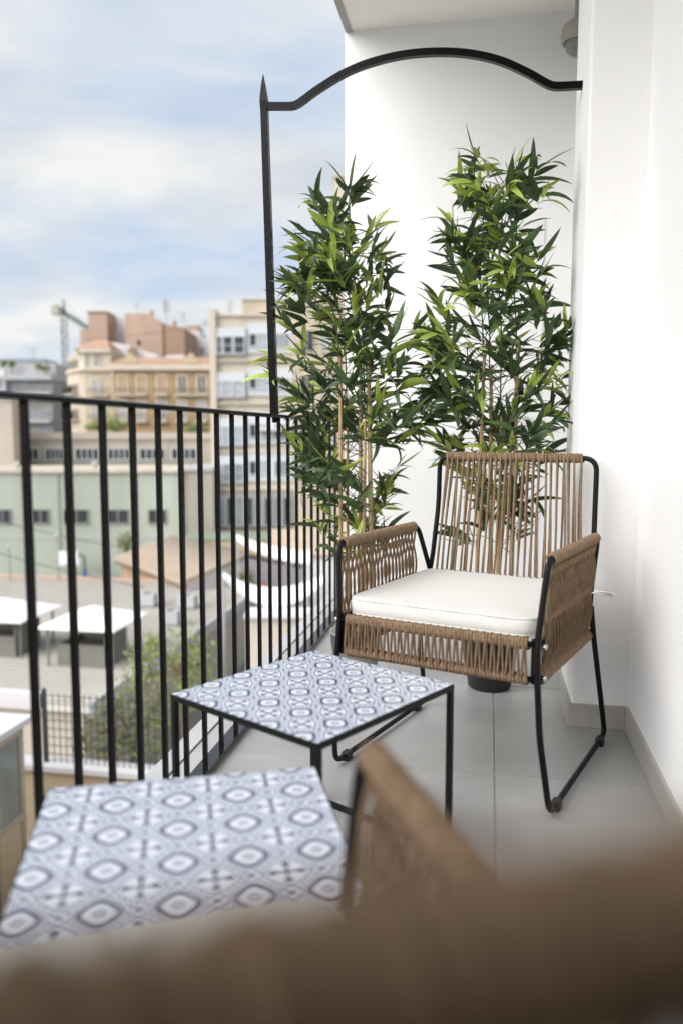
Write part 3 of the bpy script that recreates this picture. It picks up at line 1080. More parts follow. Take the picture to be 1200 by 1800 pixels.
for (a, t) in ((3, 634), (18, 635), (66, 640), (78, 643)):
    pl = Bld('terrace_shrub', a, 126, {3: 'small dark shrub at the very left of the grey roof terrace', 18: 'second small dark shrub on the grey roof terrace', 66: 'dark wide shrub on the right end of the grey roof terrace', 78: 'rightmost dark shrub on the grey roof terrace edge'}[a], 'shrub', 'shrubs on the grey roof terrace')
    x, z = pl.xz(a, t + 4)
    foliage('crown', [((x, .6, z), (.6 + .3 * (a > 50), .5, .55))], .22, 110, 'vine_leaf', pl.o, a)
    MB().tube([(x, .6, z - 1.4), (x, .6, z)], .05, 6).build('stem', 'bark', pl.o)

# cream corner building with a rounded turret
cb = Bld('cream_corner_building', 145, 104, 'cream old apartment building with faceted corner tower and arched window')
u = lambda px, py=690: cb.xz(px, py)[0]
zt = cb.xz(150, 607)[1]
zc = cb.xz(150, 652)[1]
foot = [(u(92), 9.0), (u(92), 6.0), (u(137), .6), (u(150), 0), (u(196.5), 0), (u(196.5), 9.0)]
MB().prism(foot[::-1], 'z', 0, zc).build('wall', 'cream', cb.o)
foot2 = [(u(92.5), 9.0), (u(92.5), 6.1), (u(137), .75), (u(150), .15), (u(196), .15), (u(196), 9.0)]
MB().prism(foot2[::-1], 'z', zc + .35, zt - .9).build('upper_wall', 'cream_pale', cb.o)
cor = [(u(90.5), 9.0), (u(90.5), 5.7), (u(136), .1), (u(149.5), -.45), (u(197.2), -.45), (u(197.2), 9.0)]
MB().prism(cor[::-1], 'z', zc, zc + .35).build('cornice', 'cream_trim', cb.o)
cor2 = [(u(132), 9.0), (u(132), .9), (u(136), .2), (u(149.5), -.35), (u(197.2), -.35), (u(197.2), 9.0)]
MB().prism(cor2[::-1], 'z', zt - .9, zt - .5).build('roof_cornice', 'cream_trim', cb.o)
# hipped tile roof of the tower
q = [(u(133), zt - .5), (u(197), zt - .5)]
MB().add([(u(133), -.2, zt - .5), (u(197), -.2, zt - .5), (u(197), 8, zt - .5), (u(133), 8, zt - .5), (u(158), 3.5, zt + 1.1), (u(178), 3.5, zt + 1.1)],
         [(0, 1, 5, 4), (1, 2, 5), (2, 3, 4, 5), (3, 0, 4), (3, 2, 1, 0)]).build('roof', 'roof_tile', cb.o)
MB().add([(u(92), 6, zt - 1.2), (u(132), 1.2, zt - 1.2), (u(132), 8, zt - 1.2), (u(92), 8.5, zt - 1.2), (u(112), 6, zt - .2)],
         [(0, 1, 4), (1, 2, 4), (2, 3, 4), (3, 0, 4), (3, 2, 1, 0)]).build('roof', 'roof_tile', cb.o)
cb.win(166, 175, 622, 644, .15, glass='glass_grey', frame='cream_trim', cols=2, fw=.2)
cb.win(150.5, 154.5, 624, 646, .15, glass='glass_grey', frame='cream_trim', cols=1, fw=.15)
cb.win(164, 176, 668, 690, 0, glass='curtain', frame='cream_trim', cols=2, fw=.2)
cb.win(164, 176, 712, 734, 0, glass='curtain', frame='cream_trim', cols=2, fw=.2)
cb.balcony(158, 194, 683, 694)
cb.balcony(158, 194, 729, 740)
fx = [(u(96), 5.55), (u(134), .95)]
ddx, ddy = fx[1][0] - fx[0][0], fx[1][1] - fx[0][1]
ll = math.hypot(ddx, ddy)
for row, (pt, pbm) in enumerate(((628, 645), (672, 690), (716, 736))):
    zt_, zb_ = cb.xz(120, pt)[1], cb.xz(120, pbm)[1]
    for k in range(3):
        t = (.18, .52, .85)[k]
        w = MB().box(-.55, .55, -.12, 0, zb_, zt_).build('window', 'cream_trim', cb.o, loc=(fx[0][0] + ddx * t, fx[0][1] + ddy * t - .15, 0), rz=math.atan2(ddy, ddx))
        bx('pane', 'glass_dark', w, -.38, .38, -.15, -.125, zb_ + .05, zt_ - .15)
        if row:
            bk = MB().box(-.9, .9, -.75, -.121, zb_ - .2, zb_ - .05).build('balcony', 'cream_trim', w)
            rr_ = MB().box(-.9, .9, -.75, -.71, zb_ + .85, zb_ + .92)
            for h in range(13): rr_.box(-.9 + h * .147, -.87 + h * .147, -.745, -.715, zb_ - .05, zb_ + .85)
            rr_.build('railing', 'dark_frame', w)

# ochre building
ob = Bld('ochre_building', 285, 102, 'ochre facade with balconies, ochre shutters and small roof gables')
ob.box('wall', 'ochre', 197.5, 371, 651, 0, 0, 8)
ob.box('cornice', 'cream_trim', 196.5, 371, 641, 651, -.7, 8)
ob.box('parapet', 'ochre', 197.5, 371, 636, 641, -.2, .3)
ob.box('corner_strip', 'ochre_trim', 197.6, 203, 652, 760, -.12, -.001)
ob.box('floor_band', 'ochre_trim', 204, 371, 700, 702.5, -.15, -.001)
for cx in (231, 337):
    x, z = ob.xz(cx, 637)
    MB().prism([(x - 1.0, z - .1), (x + 1.0, z - .1), (x + .8, z + .5), (x + .45, z + .75), (x + .2, z + 1.15), (x - .2, z + 1.15), (x - .45, z + .75), (x - .8, z + .5)], 'y', -.3, .2).build('gable', 'ochre_trim', ob.o)
x0, z0 = ob.xz(198, 636)
x1 = ob.xz(371, 636)[0]
MB().add([(x0, .35, z0), (x1, .35, z0), (x1, 8, z0), (x0, 8, z0), (x0, 4.2, z0 + .9), (x1, 4.2, z0 + .9)], [(0, 1, 5, 4), (2, 3, 4, 5), (1, 2, 5), (3, 0, 4), (3, 2, 1, 0)]).build('roof', 'roof_tile', ob.o)
for k, cx in enumerate((216, 249, 285, 321, 355)):
    w = ob.win(cx - 6, cx + 6, 661, 691, 0, glass='ochre_shutter' if k < 3 else 'glass_dark', frame='cream_trim', cols=2, fw=.28, name='balcony_door')
    w = ob.win(cx - 6, cx + 6, 705, 736, 0, glass='curtain' if k != 2 else 'glass_grey', frame='cream_trim', cols=2, fw=.28, name='balcony_door')
    ob.balcony(cx - 11, cx + 11, 727, 740)
    ob.box('pilaster', 'ochre_trim', cx + 16.2, cx + 18, 653, 760, -.1, -.001)
for (a, b_) in ((206, 259), (273, 297), (309, 369)):
    ob.balcony(a, b_, 683, 693.5)

# roofscape behind
tt = Bld('terracotta_tower', 171, 120, 'narrow tan stair tower on the roofs left of the white block')
tt.box('wall', 'terracotta', 155, 188, 549, 0, 0, 5)
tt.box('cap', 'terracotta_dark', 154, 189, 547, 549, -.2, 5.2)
tt.box('lower_wall', 'terracotta', 139, 155, 578, 0, .5, 5)
wt = Bld('white_roof_block', 204, 124, 'white narrow rooftop block between two terracotta walls')
wt.box('wall', 'white_wall', 185, 222, 555, 0, 0, 5)
wt.win(195, 203, 563, 580, 0, glass='curtain', frame='grey_pale', cols=2)
tb = Bld('terracotta_block', 272, 118, 'large blank terracotta gable wall rising above the ochre roof')
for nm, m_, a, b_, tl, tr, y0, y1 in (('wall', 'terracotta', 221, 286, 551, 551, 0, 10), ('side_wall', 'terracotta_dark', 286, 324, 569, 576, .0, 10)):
    xa, xb = tb.xz(a, 600)[0], tb.xz(b_, 600)[0]
    za, zb = tb.xz(a, tl)[1], tb.xz(b_, tr)[1]
    if nm == 'wall':
        xm = tb.xz(262, 600)[0]
        MB().prism([(xa, 0), (xb, 0), (xb, tb.xz(a, 567)[1]), (xm, za), (xa, za)], 'y', y0, y1).build(nm, m_, tb.o)
    else:
        MB().prism([(xa + .01, 0), (xb, 0), (xb, zb), (xa + .01, za)], 'y', y0 + .3, y1).build(nm, m_, tb.o)
tb.win(242, 247, 598, 606, 0, glass='glass_dark', frame='terracotta_dark', cols=1, fw=.05)
tb.box('chimney', 'terracotta_dark', 259, 263, 541, 553, 2, 2.6)
tb.box('chimney', 'terracotta_dark', 300, 304, 560, 575, 2, 2.6)
wr = Bld('white_far_houses', 345, 128, 'white stepped houses right of the terracotta wall')
wr.box('wall', 'white_wall', 322, 352, 582, 0, 0, 6)
wr.box('wall', 'white_wall', 351.9, 374, 594, 0, -.2, 6)
wr.box('upper_wall', 'terracotta', 325, 346, 570, 582, 1.5, 6)
wr.win(331, 336, 606, 614, 0, glass='glass_grey', frame='grey_pale', cols=1)
wr.win(354, 359, 612, 620, -.2, glass='glass_grey', frame='grey_pale', cols=1)
sr = Bld('white_shed_roof', 225, 110, 'white lean to roofs behind the ochre parapet')
xa, xb, xc = sr.xz(194, 620)[0], sr.xz(230, 620)[0], sr.xz(274, 620)[0]
za, zb, zc2 = sr.xz(194, 601)[1], sr.xz(230, 607)[1], sr.xz(274, 622)[1]
MB().prism([(xa, 0), (xb, 0), (xb, zb), (xa, za)], 'y', 0, 4).build('wall', 'white_wall', sr.o)
MB().prism([(xb + .01, 0), (xc, 0), (xc, zc2), (xb + .01, sr.xz(230, 610)[1])], 'y', .5, 4).build('lean_to', 'white_wall', sr.o)
sr.box('dark_vent', 'terracotta_dark', 227, 243, 613, 621, -.4, -.05)
xa, xb = sr.xz(283, 630)[0], sr.xz(325, 630)[0]
MB().prism([(xa, sr.xz(283, 636)[1] - 1.5), (xb, sr.xz(283, 636)[1] - 1.5), (xb, sr.xz(325, 624)[1]), (xa + 1, sr.xz(300, 625)[1]), (xa, sr.xz(283, 634)[1])], 'y', -.5, 3).build('canopy', 'white_wall', sr.o)
an = Bld('roof_antenna', 285, 119, 'thin telecom antenna mast on the terracotta roof', 'antenna')
x, z = an.xz(285, 572)
b = MB().tube([(x, 3, z), (x, 3, z + 4.4)], .09, 6)
for k in range(3):
    a = k * 2.1
    b.box(x + .45 * math.cos(a) - .12, x + .45 * math.cos(a) + .12, 3 + .45 * math.sin(a) - .08, 3 + .45 * math.sin(a) + .08, z + 2.4, z + 4.2)
    b.tube([(x, 3, z + 3.2), (x + .45 * math.cos(a), 3 + .45 * math.sin(a), z + 3.2)], .04, 5)
b.build('mast', 'grey_pale', an.o)

# tower crane
cr = Bld('tower_crane', 112, 210, 'green lattice tower crane standing behind the old town roofs', 'crane')
x, ztop = cr.xz(112, 527)
_, zj = cr.xz(112, 553)
b = MB()
for sx in (-.6, .6):
    for sy in (-.6, .6):
        b.tube([(x + sx, sy, 0), (x + sx, sy, zj)], .08, 5)
zz = 0; k = 0
while zz < zj - 1.5:
    s_ = 1 if k % 2 else -1
    b.tube([(x - .6 * s_, -.6, zz), (x + .6 * s_, -.6, zz + 1.5)], .05, 4); b.tube([(x - .6 * s_, .6, zz), (x + .6 * s_, .6, zz + 1.5)], .05, 4)
    b.tube([(x - .6, -.6 * s_, zz), (x - .6, .6 * s_, zz + 1.5)], .07, 4)
    zz += 1.5; k += 1
b.build('mast', 'crane_green', cr.o)
b = MB()
jd = Vector((-.11, 1, 0)).normalized()
for (dx, dz) in ((0, 1.1), (.5, 0), (-.5, 0)):
    o_ = Vector((-jd.y * dx, jd.x * dx, zj + dz)) + Vector((x, 0, 0))
    b.tube([tuple(o_ - jd * 9), tuple(o_ + jd * 32)], .12, 5)
for k in range(27):
    a = Vector((x, 0, zj)) + jd * (-9 + k * 1.5)
    b.tube([tuple(a), tuple(a + jd * .75 + Vector((0, 0, 1.1)))], .06, 4); b.tube([tuple(a + jd * .75 + Vector((0, 0, 1.1))), tuple(a + jd * 1.5)], .06, 4)
b.build('jib', 'crane_green', cr.o)
b = MB().tube([(x, 0, zj), (x, 0, ztop)], [.5, .12], 5)
b.tube([(x, 0, ztop), tuple(Vector((x, 0, zj + 1.1)) + jd * 20)], .05, 4); b.tube([(x, 0, ztop), tuple(Vector((x, 0, zj + 1)) - jd * 8)], .05, 4)
b.build('tower_head', 'crane_green', cr.o)
c_ = Vector((x, 0, zj - .6)) - jd * 8
MB().box(c_.x - .9, c_.x + .9, c_.y - 1.2, c_.y + 1.2, zj - 1.2, zj + .9).build('counterweight', 'crane_grey', cr.o)

# cream building on the right with glazed galleries
rb = Bld('gallery_building', 480, 74, 'pale cream apartment building with glazed galleries behind the post and bamboo')
rb.box('wall', 'cream_pale', 380, 700, 556, 0, 0, 10)
rb.box('end_pier', 'cream_trim', 369, 380, 544, 0, -.5, 10)
rb.box('roof_cap', 'cream_trim', 380, 700, 553, 556, -.25, 10)
rb.box('roof_block', 'cream', 421, 545, 521, 553, 2, 8)
rb.box('roof_block_cap', 'cream_trim', 420, 546, 519, 521, 1.8, 8.2)
rb.box('right_bay', 'cream', 519, 700, 530, 936, -1.4, -.001)
for pyb, (t0, t1) in enumerate(((577, 625), (655, 700), (735, 785), (800, 850))):
    rb.box('gallery', 'window_white', 380.5, 433, t0, t1, -.35, -.001)
    for (a, b_) in ((384, 390), (395, 409), (414, 430)):
        rb.win(a, b_, t0 + 16, t1 - 4, -.352, glass='glass_dark' if pyb == 0 else ('curtain' if pyb < 3 else 'glass_grey'), frame='window_white', cols=1, rows=2, fw=.08)
    rb.box('gallery', 'window_white', 436, 516, t0 - 8, t1 - 4, -.2, -.001)
    rb.win(440, 451, t0 + 11, t1 - 17, -.202, glass='glass_dark', frame='window_white', cols=1)
    rb.win(454, 470, t0 + 11, t1 - 17, -.202, glass='curtain', frame='window_white', cols=2)
    rb.win(484, 508, t0 + 11, t1 - 15, -.202, glass='glass_grey', frame='window_white', cols=3)
    rb.win(530, 552, t0 + 8, t1 - 4, -1.402, glass='glass_dark', frame='cream_trim', cols=2)
    rb.win(566, 588, t0 + 8, t1 - 4, -1.402, glass='curtain', frame='cream_trim', cols=2)
    rb.box('floor_band', 'cream_trim', 380.5, 518, t1 + 8, t1 + 11, -.3, -.001)
rb.box('awning', 'white_wall', 455, 520, 751, 757, -1.3, -.36)
rb.box('shopfront', 'grey_wall', 380.5, 518, 868, 926, -.5, -.001)
for k in range(8):
    rb.win(385 + k * 16.5, 396 + k * 16.5, 874, 922, -.502, glass='glass_dark' if k % 2 else 'glass_grey', frame='grey_pale', cols=1)
# far pale tower beside the back wall
ft = Bld('far_pale_tower', 603, 95, 'faint pale tower top between the left bamboo and the white wall')
ft.box('wall', 'cream_trim', 586, 640, 312, 0, 0, 8)
ft.box('cap', 'cream_pale', 585, 641, 308, 312, -.2, 8.2)

# terrace shrubs on the low block
for (a, w_, t, lab) in ((185, 40, 744, 'bright green bush on the flat roof in front of the cream corner building'), (342, 26, 752, 'low green hedge on the flat roof in front of the ochre building')):
    sh = Bld('roof_bush', a, 88, lab, 'bush', 'bushes on the flat roof')
    x, z = sh.xz(a, t + 8)
    sw = w_ / 1400 * 88
    foliage('crown', [((x - sw * .4, 0, z + .1), (sw * .5, .8, .55)), ((x + sw * .1, 0, z + .5), (sw * .6, .9, .95 if a < 200 else .4)), ((x + sw * .6, 0, z + .2), (sw * .4, .8, .6 if a < 200 else .4))], .26, 160, 'tree_leaf', sh.o, a)
    MB().tube([(x, 0, z - 2), (x, 0, z + .3)], .08, 6).build('stem', 'bark', sh.o)

# basketball hoop
bh = Bld('basketball_hoop', 150, 69, 'basketball hoop with white board on a blue post in the yard', 'basketball hoop')
x, _ = bh.xz(149.5, 1000)
MB().box(x - .13, x + .13, -.13, .13, 0, 2.0).build('post', 'blue_paint', bh.o)
MB().tube([(x, 0, 1.9), (x, 0, 3.2), (x - .6, 0, 3.45)], .09, 6).build('arm', 'dark_frame', bh.o)
xb, zb = bh.xz(120.5, 981)
bd = MB().box(xb - .9, xb + .9, -.06, 0, zb - .62, zb + .62).build('backboard', 'board_white', bh.o)
MB().tube([(xb + .23 * math.cos(k * .4), -.35 + .23 * math.sin(k * .4), zb - .5) for k in range(16)], .02, 5, closed=True).build('rim', 'rim_red', bd)
MB().tube([(xb + .9, -.03, zb), (x - .6, 0, 3.45)], .05, 5).build('brace', 'dark_frame', bh.o)
# low green yard wall
yw = Bld('yard_wall', 130, 70.5, 'low pale green wall behind the basketball hoop', 'wall')
xa, xb2, xc = yw.xz(85, 1020)[0], yw.xz(150, 1020)[0], yw.xz(182, 1020)[0]
z1, z2 = yw.xz(85, 996)[1], yw.xz(182, 1014)[1]
MB().prism([(xa, 0), (xc, 0), (xc, z2), (xb2, z1), (xa, z1)], 'y', 0, .3).build('wall', 'green_wall', yw.o)
# yard light poles
for (px, pt, lab) in ((16, 963, 'thin brown lamp pole left in the yard'), (101, 943, 'thin brown lamp pole in front of the basketball board')):
    lp = Bld('lamp_pole', px, 52, lab, 'lamp pole', 'poles in the yard')
    x, z = lp.xz(px, pt)
    MB().tube([(x, 0, 0), (x, 0, z)], .055, 6).build('pole', 'wood_fence', lp.o)
    MB().lathe([(.02, 0), (.14, .02), (.16, .12), (.05, .2)], 8, (x, 0, z)).build('lamp_head', 'grey_pale', lp.o)
# dark shrub in the yard and dark shrub behind the hut
for (px, py, D, sx, sz, m_, lab) in ((38, 1022, 71, .35, .5, 'vine_leaf', 'small dark shrub at the foot of the green hall'), (222, 953, 63, .8, .9, 'vine_leaf', 'brownish shrub behind the tiled hut roof')):
    sh = Bld('yard_shrub', px, D, lab, 'shrub', 'shrubs in the yard')
    x, z = sh.xz(px, py)
    foliage('crown', [((x, 0, z), (sx, .6, sz))], .18, 200, m_, sh.o, px)
    MB().tube([(x, 0, 0), (x, 0, z)], .06, 6).build('trunk', 'bark', sh.o)

# tiled hut (ridge turned away to the left)
hut = empty('tiled_hut', (0, 0, ZG), 0)


def cw(a, dpt, z):
    p = R0 * a + F0 * dpt
    return np.array((p.x, p.y, z))


A = np.array((-16.6, 58.)); Dn = np.array((-9.7, 48.5))
rd = (Dn - A) / np.linalg.norm(Dn - A)
pd = np.array((-rd[1], rd[0]))            # from eave towards the ridge
LH = np.linalg.norm(Dn - A)
hc = cw(*((A + Dn) / 2 + pd * 4.5), ZG)
hut.location = hc
hr = math.atan2(*(cw(*rd, 0)[1::-1]))
hut.rotation_euler = (0, 0, hr)
tag(hut, 'low brick hut with a pale tiled gable roof in the yard', 'hut')
ze, zr = -8.18 - ZG, -7.03 - ZG
h = LH / 2
# local frame: x along the ridge (towards the near end), +y is the far side, eave at y = -4.5
MB().box(-h + .3, h - .3, -4.2, 4.2, 0, ze - .15).build('wall', 'brick', hut)
MB().prism([(-4.2, 0), (4.2, 0), (4.2, ze - .14), (0, zr - .16), (-4.2, ze - .14)], 'x', h - .3, h - .02).build('gable_wall', 'lilac_wall', hut)
MB().prism([(-4.55, ze - .12), (0, zr - .02), (4.55, ze - .12), (4.55, ze - .02), (0, zr + .08), (-4.55, ze - .02)], 'x', -h, h).build('roof', 'hut_tile_shade', hut)
rf = [o for o in hut.children if o.name.startswith('roof')] or [bpy.data.objects['roof']]
sl = math.atan2(zr - ze, 4.5)
t2 = (zr - ze + .1) / 4.55
ribm = MB().tube([(0, -4.6, 0), (0, 0, 4.6 * t2)], .26, 12).mesh('tile_row', 'hut_tile', True)
nr = 17
for k in range(nr):
    o = bpy.data.objects.new('tile_row', ribm)
    COL.objects.link(o); o.parent = hut
    o.location = (-h + .25 + (2 * h - .5) * k / (nr - 1), 0, zr + .08 - .215 - 4.6 * t2)
for (yy, z0_, z1_, w_) in ((-2.6, 1.0, 2.6, .5), (.2, 0, 2.7, .7), (2.5, 1.4, 2.4, .4)):
    fwn = MB().box(h - .02, h + .03, yy - w_, yy + w_, z0_, z1_).build('window', 'grey_pale', hut)
    bx('pane', 'glass_dark', fwn, h + .031, h + .04, yy - w_ + .12, yy + w_ - .12, z0_ + .1, z1_ - .12)

# corrugated roof hall below the terrace, square to the balcony
mr = empty('metal_roof_hall', (-27, 36.5, ZG))
tag(mr, 'wide hall with a pale ribbed metal roof below the terrace', 'hall')
ZR = -9.07 - ZG
X0, X1, Ya, Yb = -18., 12.8, -10.5, 11.5
MB().box(X0, X1 - .3, Ya + .3, Yb - .3, 0, ZR - .25).build('wall', 'beige_plain', mr)
pr = []
nrib = 52
for k in range(nrib + 1):
    y0 = Ya + (Yb - Ya) * k / nrib
    pr += [(y0, ZR + .20), (y0 + .28, ZR + .20), (y0 + .30, ZR - .05), (y0 + .40, ZR - .05)]
prof = pr + [(pr[-1][0], ZR - .2), (Ya, ZR - .2)]
V = [(x, p, q) for x in (X0, X1) for (p, q) in pr + [(pr[-1][0], ZR - .2), (Ya, ZR - .2)]]
nn = len(pr) + 2
F = [(i, (i + 1) % nn, nn + (i + 1) % nn, nn + i) for i in range(nn)]
F += [(nn - 1, nn - 2) + (i, i - 1)[::-1][::-1] if False else (i, i + 1, nn - 2, nn - 1) for i in ()]
MB().add(V, F).build('roof_sheet', 'metal_roof', mr)
sm = MB()
for k in range(nrib + 1):
    y0 = Ya + (Yb - Ya) * k / nrib
    sm.box(X0, X1 - .01, y0 + .01, y0 + .10, ZR + .2, ZR + .225)
sm.build('seam_shadows', 'vent_grey', mr)  # dark strips: roof seams with their shadow lines put into the colour
MB().box(X0, X1 + .12, Yb + .36, Yb + .8, ZR - .3, ZR + .35).build('ridge_trim', 'pink_trim', mr)
MB().box(X1 + .001, X1 + .2, Ya, Yb + .36, ZR - .35, ZR + .22).build('verge_trim', 'grey_pale', mr)


def on_roof(px, py, z=-9.07):
    d = ray(px, py)
    k = (z - EYE) / d.z
    return d.x * k, d.y * k


# rooftop vents with white canopies
for (pa, pb_, lab, lab2) in (((5, 1150), 2.6, 'left grey louvred vent box on the metal roof', 'left white canopy over the roof vents'), ((165, 1168), 2.2, 'right grey louvred vent box on the metal roof', 'right white canopy over the roof vents')):
    x, y = on_roof(*pa)
    v = empty('roof_vent', (x, y, -9.05))
    tag(v, lab, 'vent', 'vents on the metal roof')
    hw = pb_ / 2
    MB().box(-hw, hw, -1.0, -.9, .1, 1.1).box(-hw, hw, .9, 1.0, .1, 1.5).box(-hw, -hw + .1, -.9, .9, .1, 1.1).box(hw - .1, hw, -.9, .9, .1, 1.5).build('casing', 'vent_grey', v)
    MB().box(-hw - .15, hw + .15, -1.15, 1.15, 0, .1).build('kerb', 'vent_grey', v)
    for k in range(4):
        MB().box(-hw + .12, hw - .12, -.85 + k * .45, -.6 + k * .45, .85, .92).build('louvre', 'vent_dark', v)
    bx('shaft', 'vent_dark', v, -hw + .101, hw - .101, -.899, .899, .101, .5)
    cpy = empty('canopy', (x, y + .2, -9.05))
    tag(cpy, lab2, 'canopy', 'canopies on the metal roof')
    for sx in (-1, 1):
        for sy in (-1, 1):
            MB().tube([(sx * (hw + .35), sy * 1.3, .1), (sx * (hw + .35), sy * 1.3, 1.95)], .05, 6).build('leg', 'vent_grey', cpy)
    c0 = hw + .65
    MB().add([(-c0, -1.7, 1.9), (c0, -1.7, 1.9), (c0, 1.7, 1.9), (-c0, 1.7, 1.9), (0, 0, 2.55), (-c0, -1.7, 1.83), (c0, -1.7, 1.83), (c0, 1.7, 1.83), (-c0, 1.7, 1.83), (0, 0, 2.48)],
             [(0, 1, 4), (1, 2, 4), (2, 3, 4), (3, 0, 4), (6, 5, 9), (7, 6, 9), (8, 7, 9), (5, 8, 9), (0, 5, 6, 1), (1, 6, 7, 2), (2, 7, 8, 3), (3, 8, 5, 0)]).build('canvas', 'canvas', cpy)

# white sails over the patio
def sail(corners, sag, sag2, label, seed):
    P = []
    for (px, py, z) in corners:
        d = ray(px, py); k = (z - EYE) / d.z
        P.append(np.array((d.x * k, d.y * k, z)))
    c = sum(P) / 4
    o = empty('shade_sail', tuple(c))
    tag(o, label, 'shade sail', 'white sails over the patio')
    n = 14
    V, F = [], []
    for lay in (0, -.03):
        for i in range(n + 1):
            for j in range(n + 1):
                s, t = i / n, j / n
                p = P[0] * (1 - s) * (1 - t) + P[1] * s * (1 - t) + P[2] * s * t + P[3] * (1 - s) * t
                p = p - np.array((0, 0, (sag * (1 - t) + sag2 * t) * 4 * s * (1 - s)))
                V.append(p - c + np.array((0, 0, lay)))
    m2 = (n + 1) ** 2
    for i in range(n):
        for j in range(n):
            a = i * (n + 1) + j
            F.append((a, a + n + 1, a + n + 2, a + 1)); F.append((a + m2, a + 1 + m2, a + n + 2 + m2, a + n + 1 + m2))
    for i in range(n):
        for a, b_ in ((i, i + 1), (n * (n + 1) + i, n * (n + 1) + i + 1), (i * (n + 1), (i + 1) * (n + 1)), (i * (n + 1) + n, (i + 1) * (n + 1) + n)):
            F.append((a, b_, b_ + m2, a + m2))
    MB().add(V, F).build('canvas', 'canvas', o, smooth=True)
    for i in (0, n):
        for j in (0, n):
            p = V[i * (n + 1) + j]
            MB().tube([tuple(p + (0, 0, .05)), (p[0], p[1], ZG - c[2])], .05, 6).build('mast', 'grey_pale', o)


sail([(390, 1013, -6.0), (570, 1022, -6.0), (570, 1008, -6.0), (394, 1006, -6.0)], 1.35, .72, 'large white sail sagging in a curve over the patio', 1)
sail([(411, 946, -5.4), (545, 990, -5.4), (548, 968, -5.4), (418, 940, -5.4)], .35, .2, 'smaller white sail sloping behind the large one', 2)
# patio house behind the sails
ph = Bld('patio_house', 545, 62, 'low white house with pale tiled roof behind the sails', 'house')
ph.box('wall', 'canvas', 478, 640, 975, 0, 0, 6)
xa, xb = ph.xz(470, 950)[0], ph.xz(648, 950)[0]
z0 = ph.xz(500, 975)[1]
MB().prism([(-.4, z0), (6.4, z0), (3, z0 + 1.7)], 'x', xa, xb).build('roof', 'hut_tile', ph.o)
ph.win(487, 499, 985, 1012, 0, glass='glass_dark', frame='grey_pale', cols=1)
ph.win(515, 530, 985, 1012, 0, glass='glass_dark', frame='grey_pale', cols=1)
ct = Bld('green_terrace', 400, 66, 'flat green surfaced terrace in front of the gallery building', 'terrace')
ct.box('wall', 'ochre_trim', 316, 520, 950, 0, 0, 5)
ct.box('deck', 'asphalt_green', 315.5, 520.5, 948, 950, -.1, 5.1)
py_ = Bld('patio_planter', 455, 50, 'planter with orange flowers and dark shrub in the patio', 'planter')
x, _ = py_.xz(455, 1000)
MB().box(x - 2.4, x + 2.0, -.5, .5, 0, 3.9).build('trough', 'pink_trim', py_.o)
foliage('shrub', [((x - 1.0, 0, 4.6), (.9, .6, .8))], .2, 220, 'vine_leaf', py_.o, 5)
foliage('flowers', [((x + .2, 0, 4.2), (.5, .4, .35))], .15, 90, 'flower_orange', py_.o, 6)

# cream walled house right of the metal roof
sw_ = Bld('cream_yard_wall', 500, 33, 'tall cream yard wall below the railing, right of the metal roof', 'wall')
sw_.box('wall', 'cream_trim', 432, 620, 1086, 0, 0, 1.2)
sw_.box('coping', 'white_wall', 430, 622, 1080, 1086, -.2, 1.4)

# ------------------------------------------------------------------ lower neighbour terrace
TZ = -4.45
nt = empty('lower_terrace', (-5.6, 7.5, ZG))
tag(nt, 'beige walled lower terrace with white coping below the railing', 'terrace')
MB().box(-4, 1.62, -4, 1.78, 0, TZ - ZG).build('floor_block', 'parapet', nt)
MB().box(-4, 1.62, 1.8, 2.0, 0, TZ - ZG + .92).build('parapet', 'parapet', nt)
MB().box(-4, 1.66, 1.74, 2.06, TZ - ZG + .921, TZ - ZG + .99).build('coping', 'white_wall', nt)
MB().box(1.42, 1.62, -4, 1.73, TZ - ZG, TZ - ZG + .9).build('parapet', 'parapet', nt)
MB().box(1.38, 1.66, -4, 1.738, TZ - ZG + .901, TZ - ZG + .98).build('coping', 'white_wall', nt)
# grid fence on the far parapet
gf = empty('grid_fence', (-5.62, 9.4, TZ + .99))
tag(gf, 'black wire grid fence on the coping of the lower terrace', 'fence')
for k in range(0, 18):
    MB().box(-.1 + k * .09 - .005, -.1 + k * .09 + .005, -.004, .004, 0, .95).build('wire', 'dark_frame', gf)
for k in range(8):
    MB().box(-.1, 1.45, -.010, -.0041, .12 + k * .115 - .005, .12 + k * .115 + .005).build('wire', 'dark_frame', gf)
MB().box(-.16, -.11, -.025, .025, 0, 1.0).build('post', 'dark_frame', gf)
MB().box(-1.7, -.17, -.06, .06, .74, .95).build('white_beam', 'white_wall', gf)
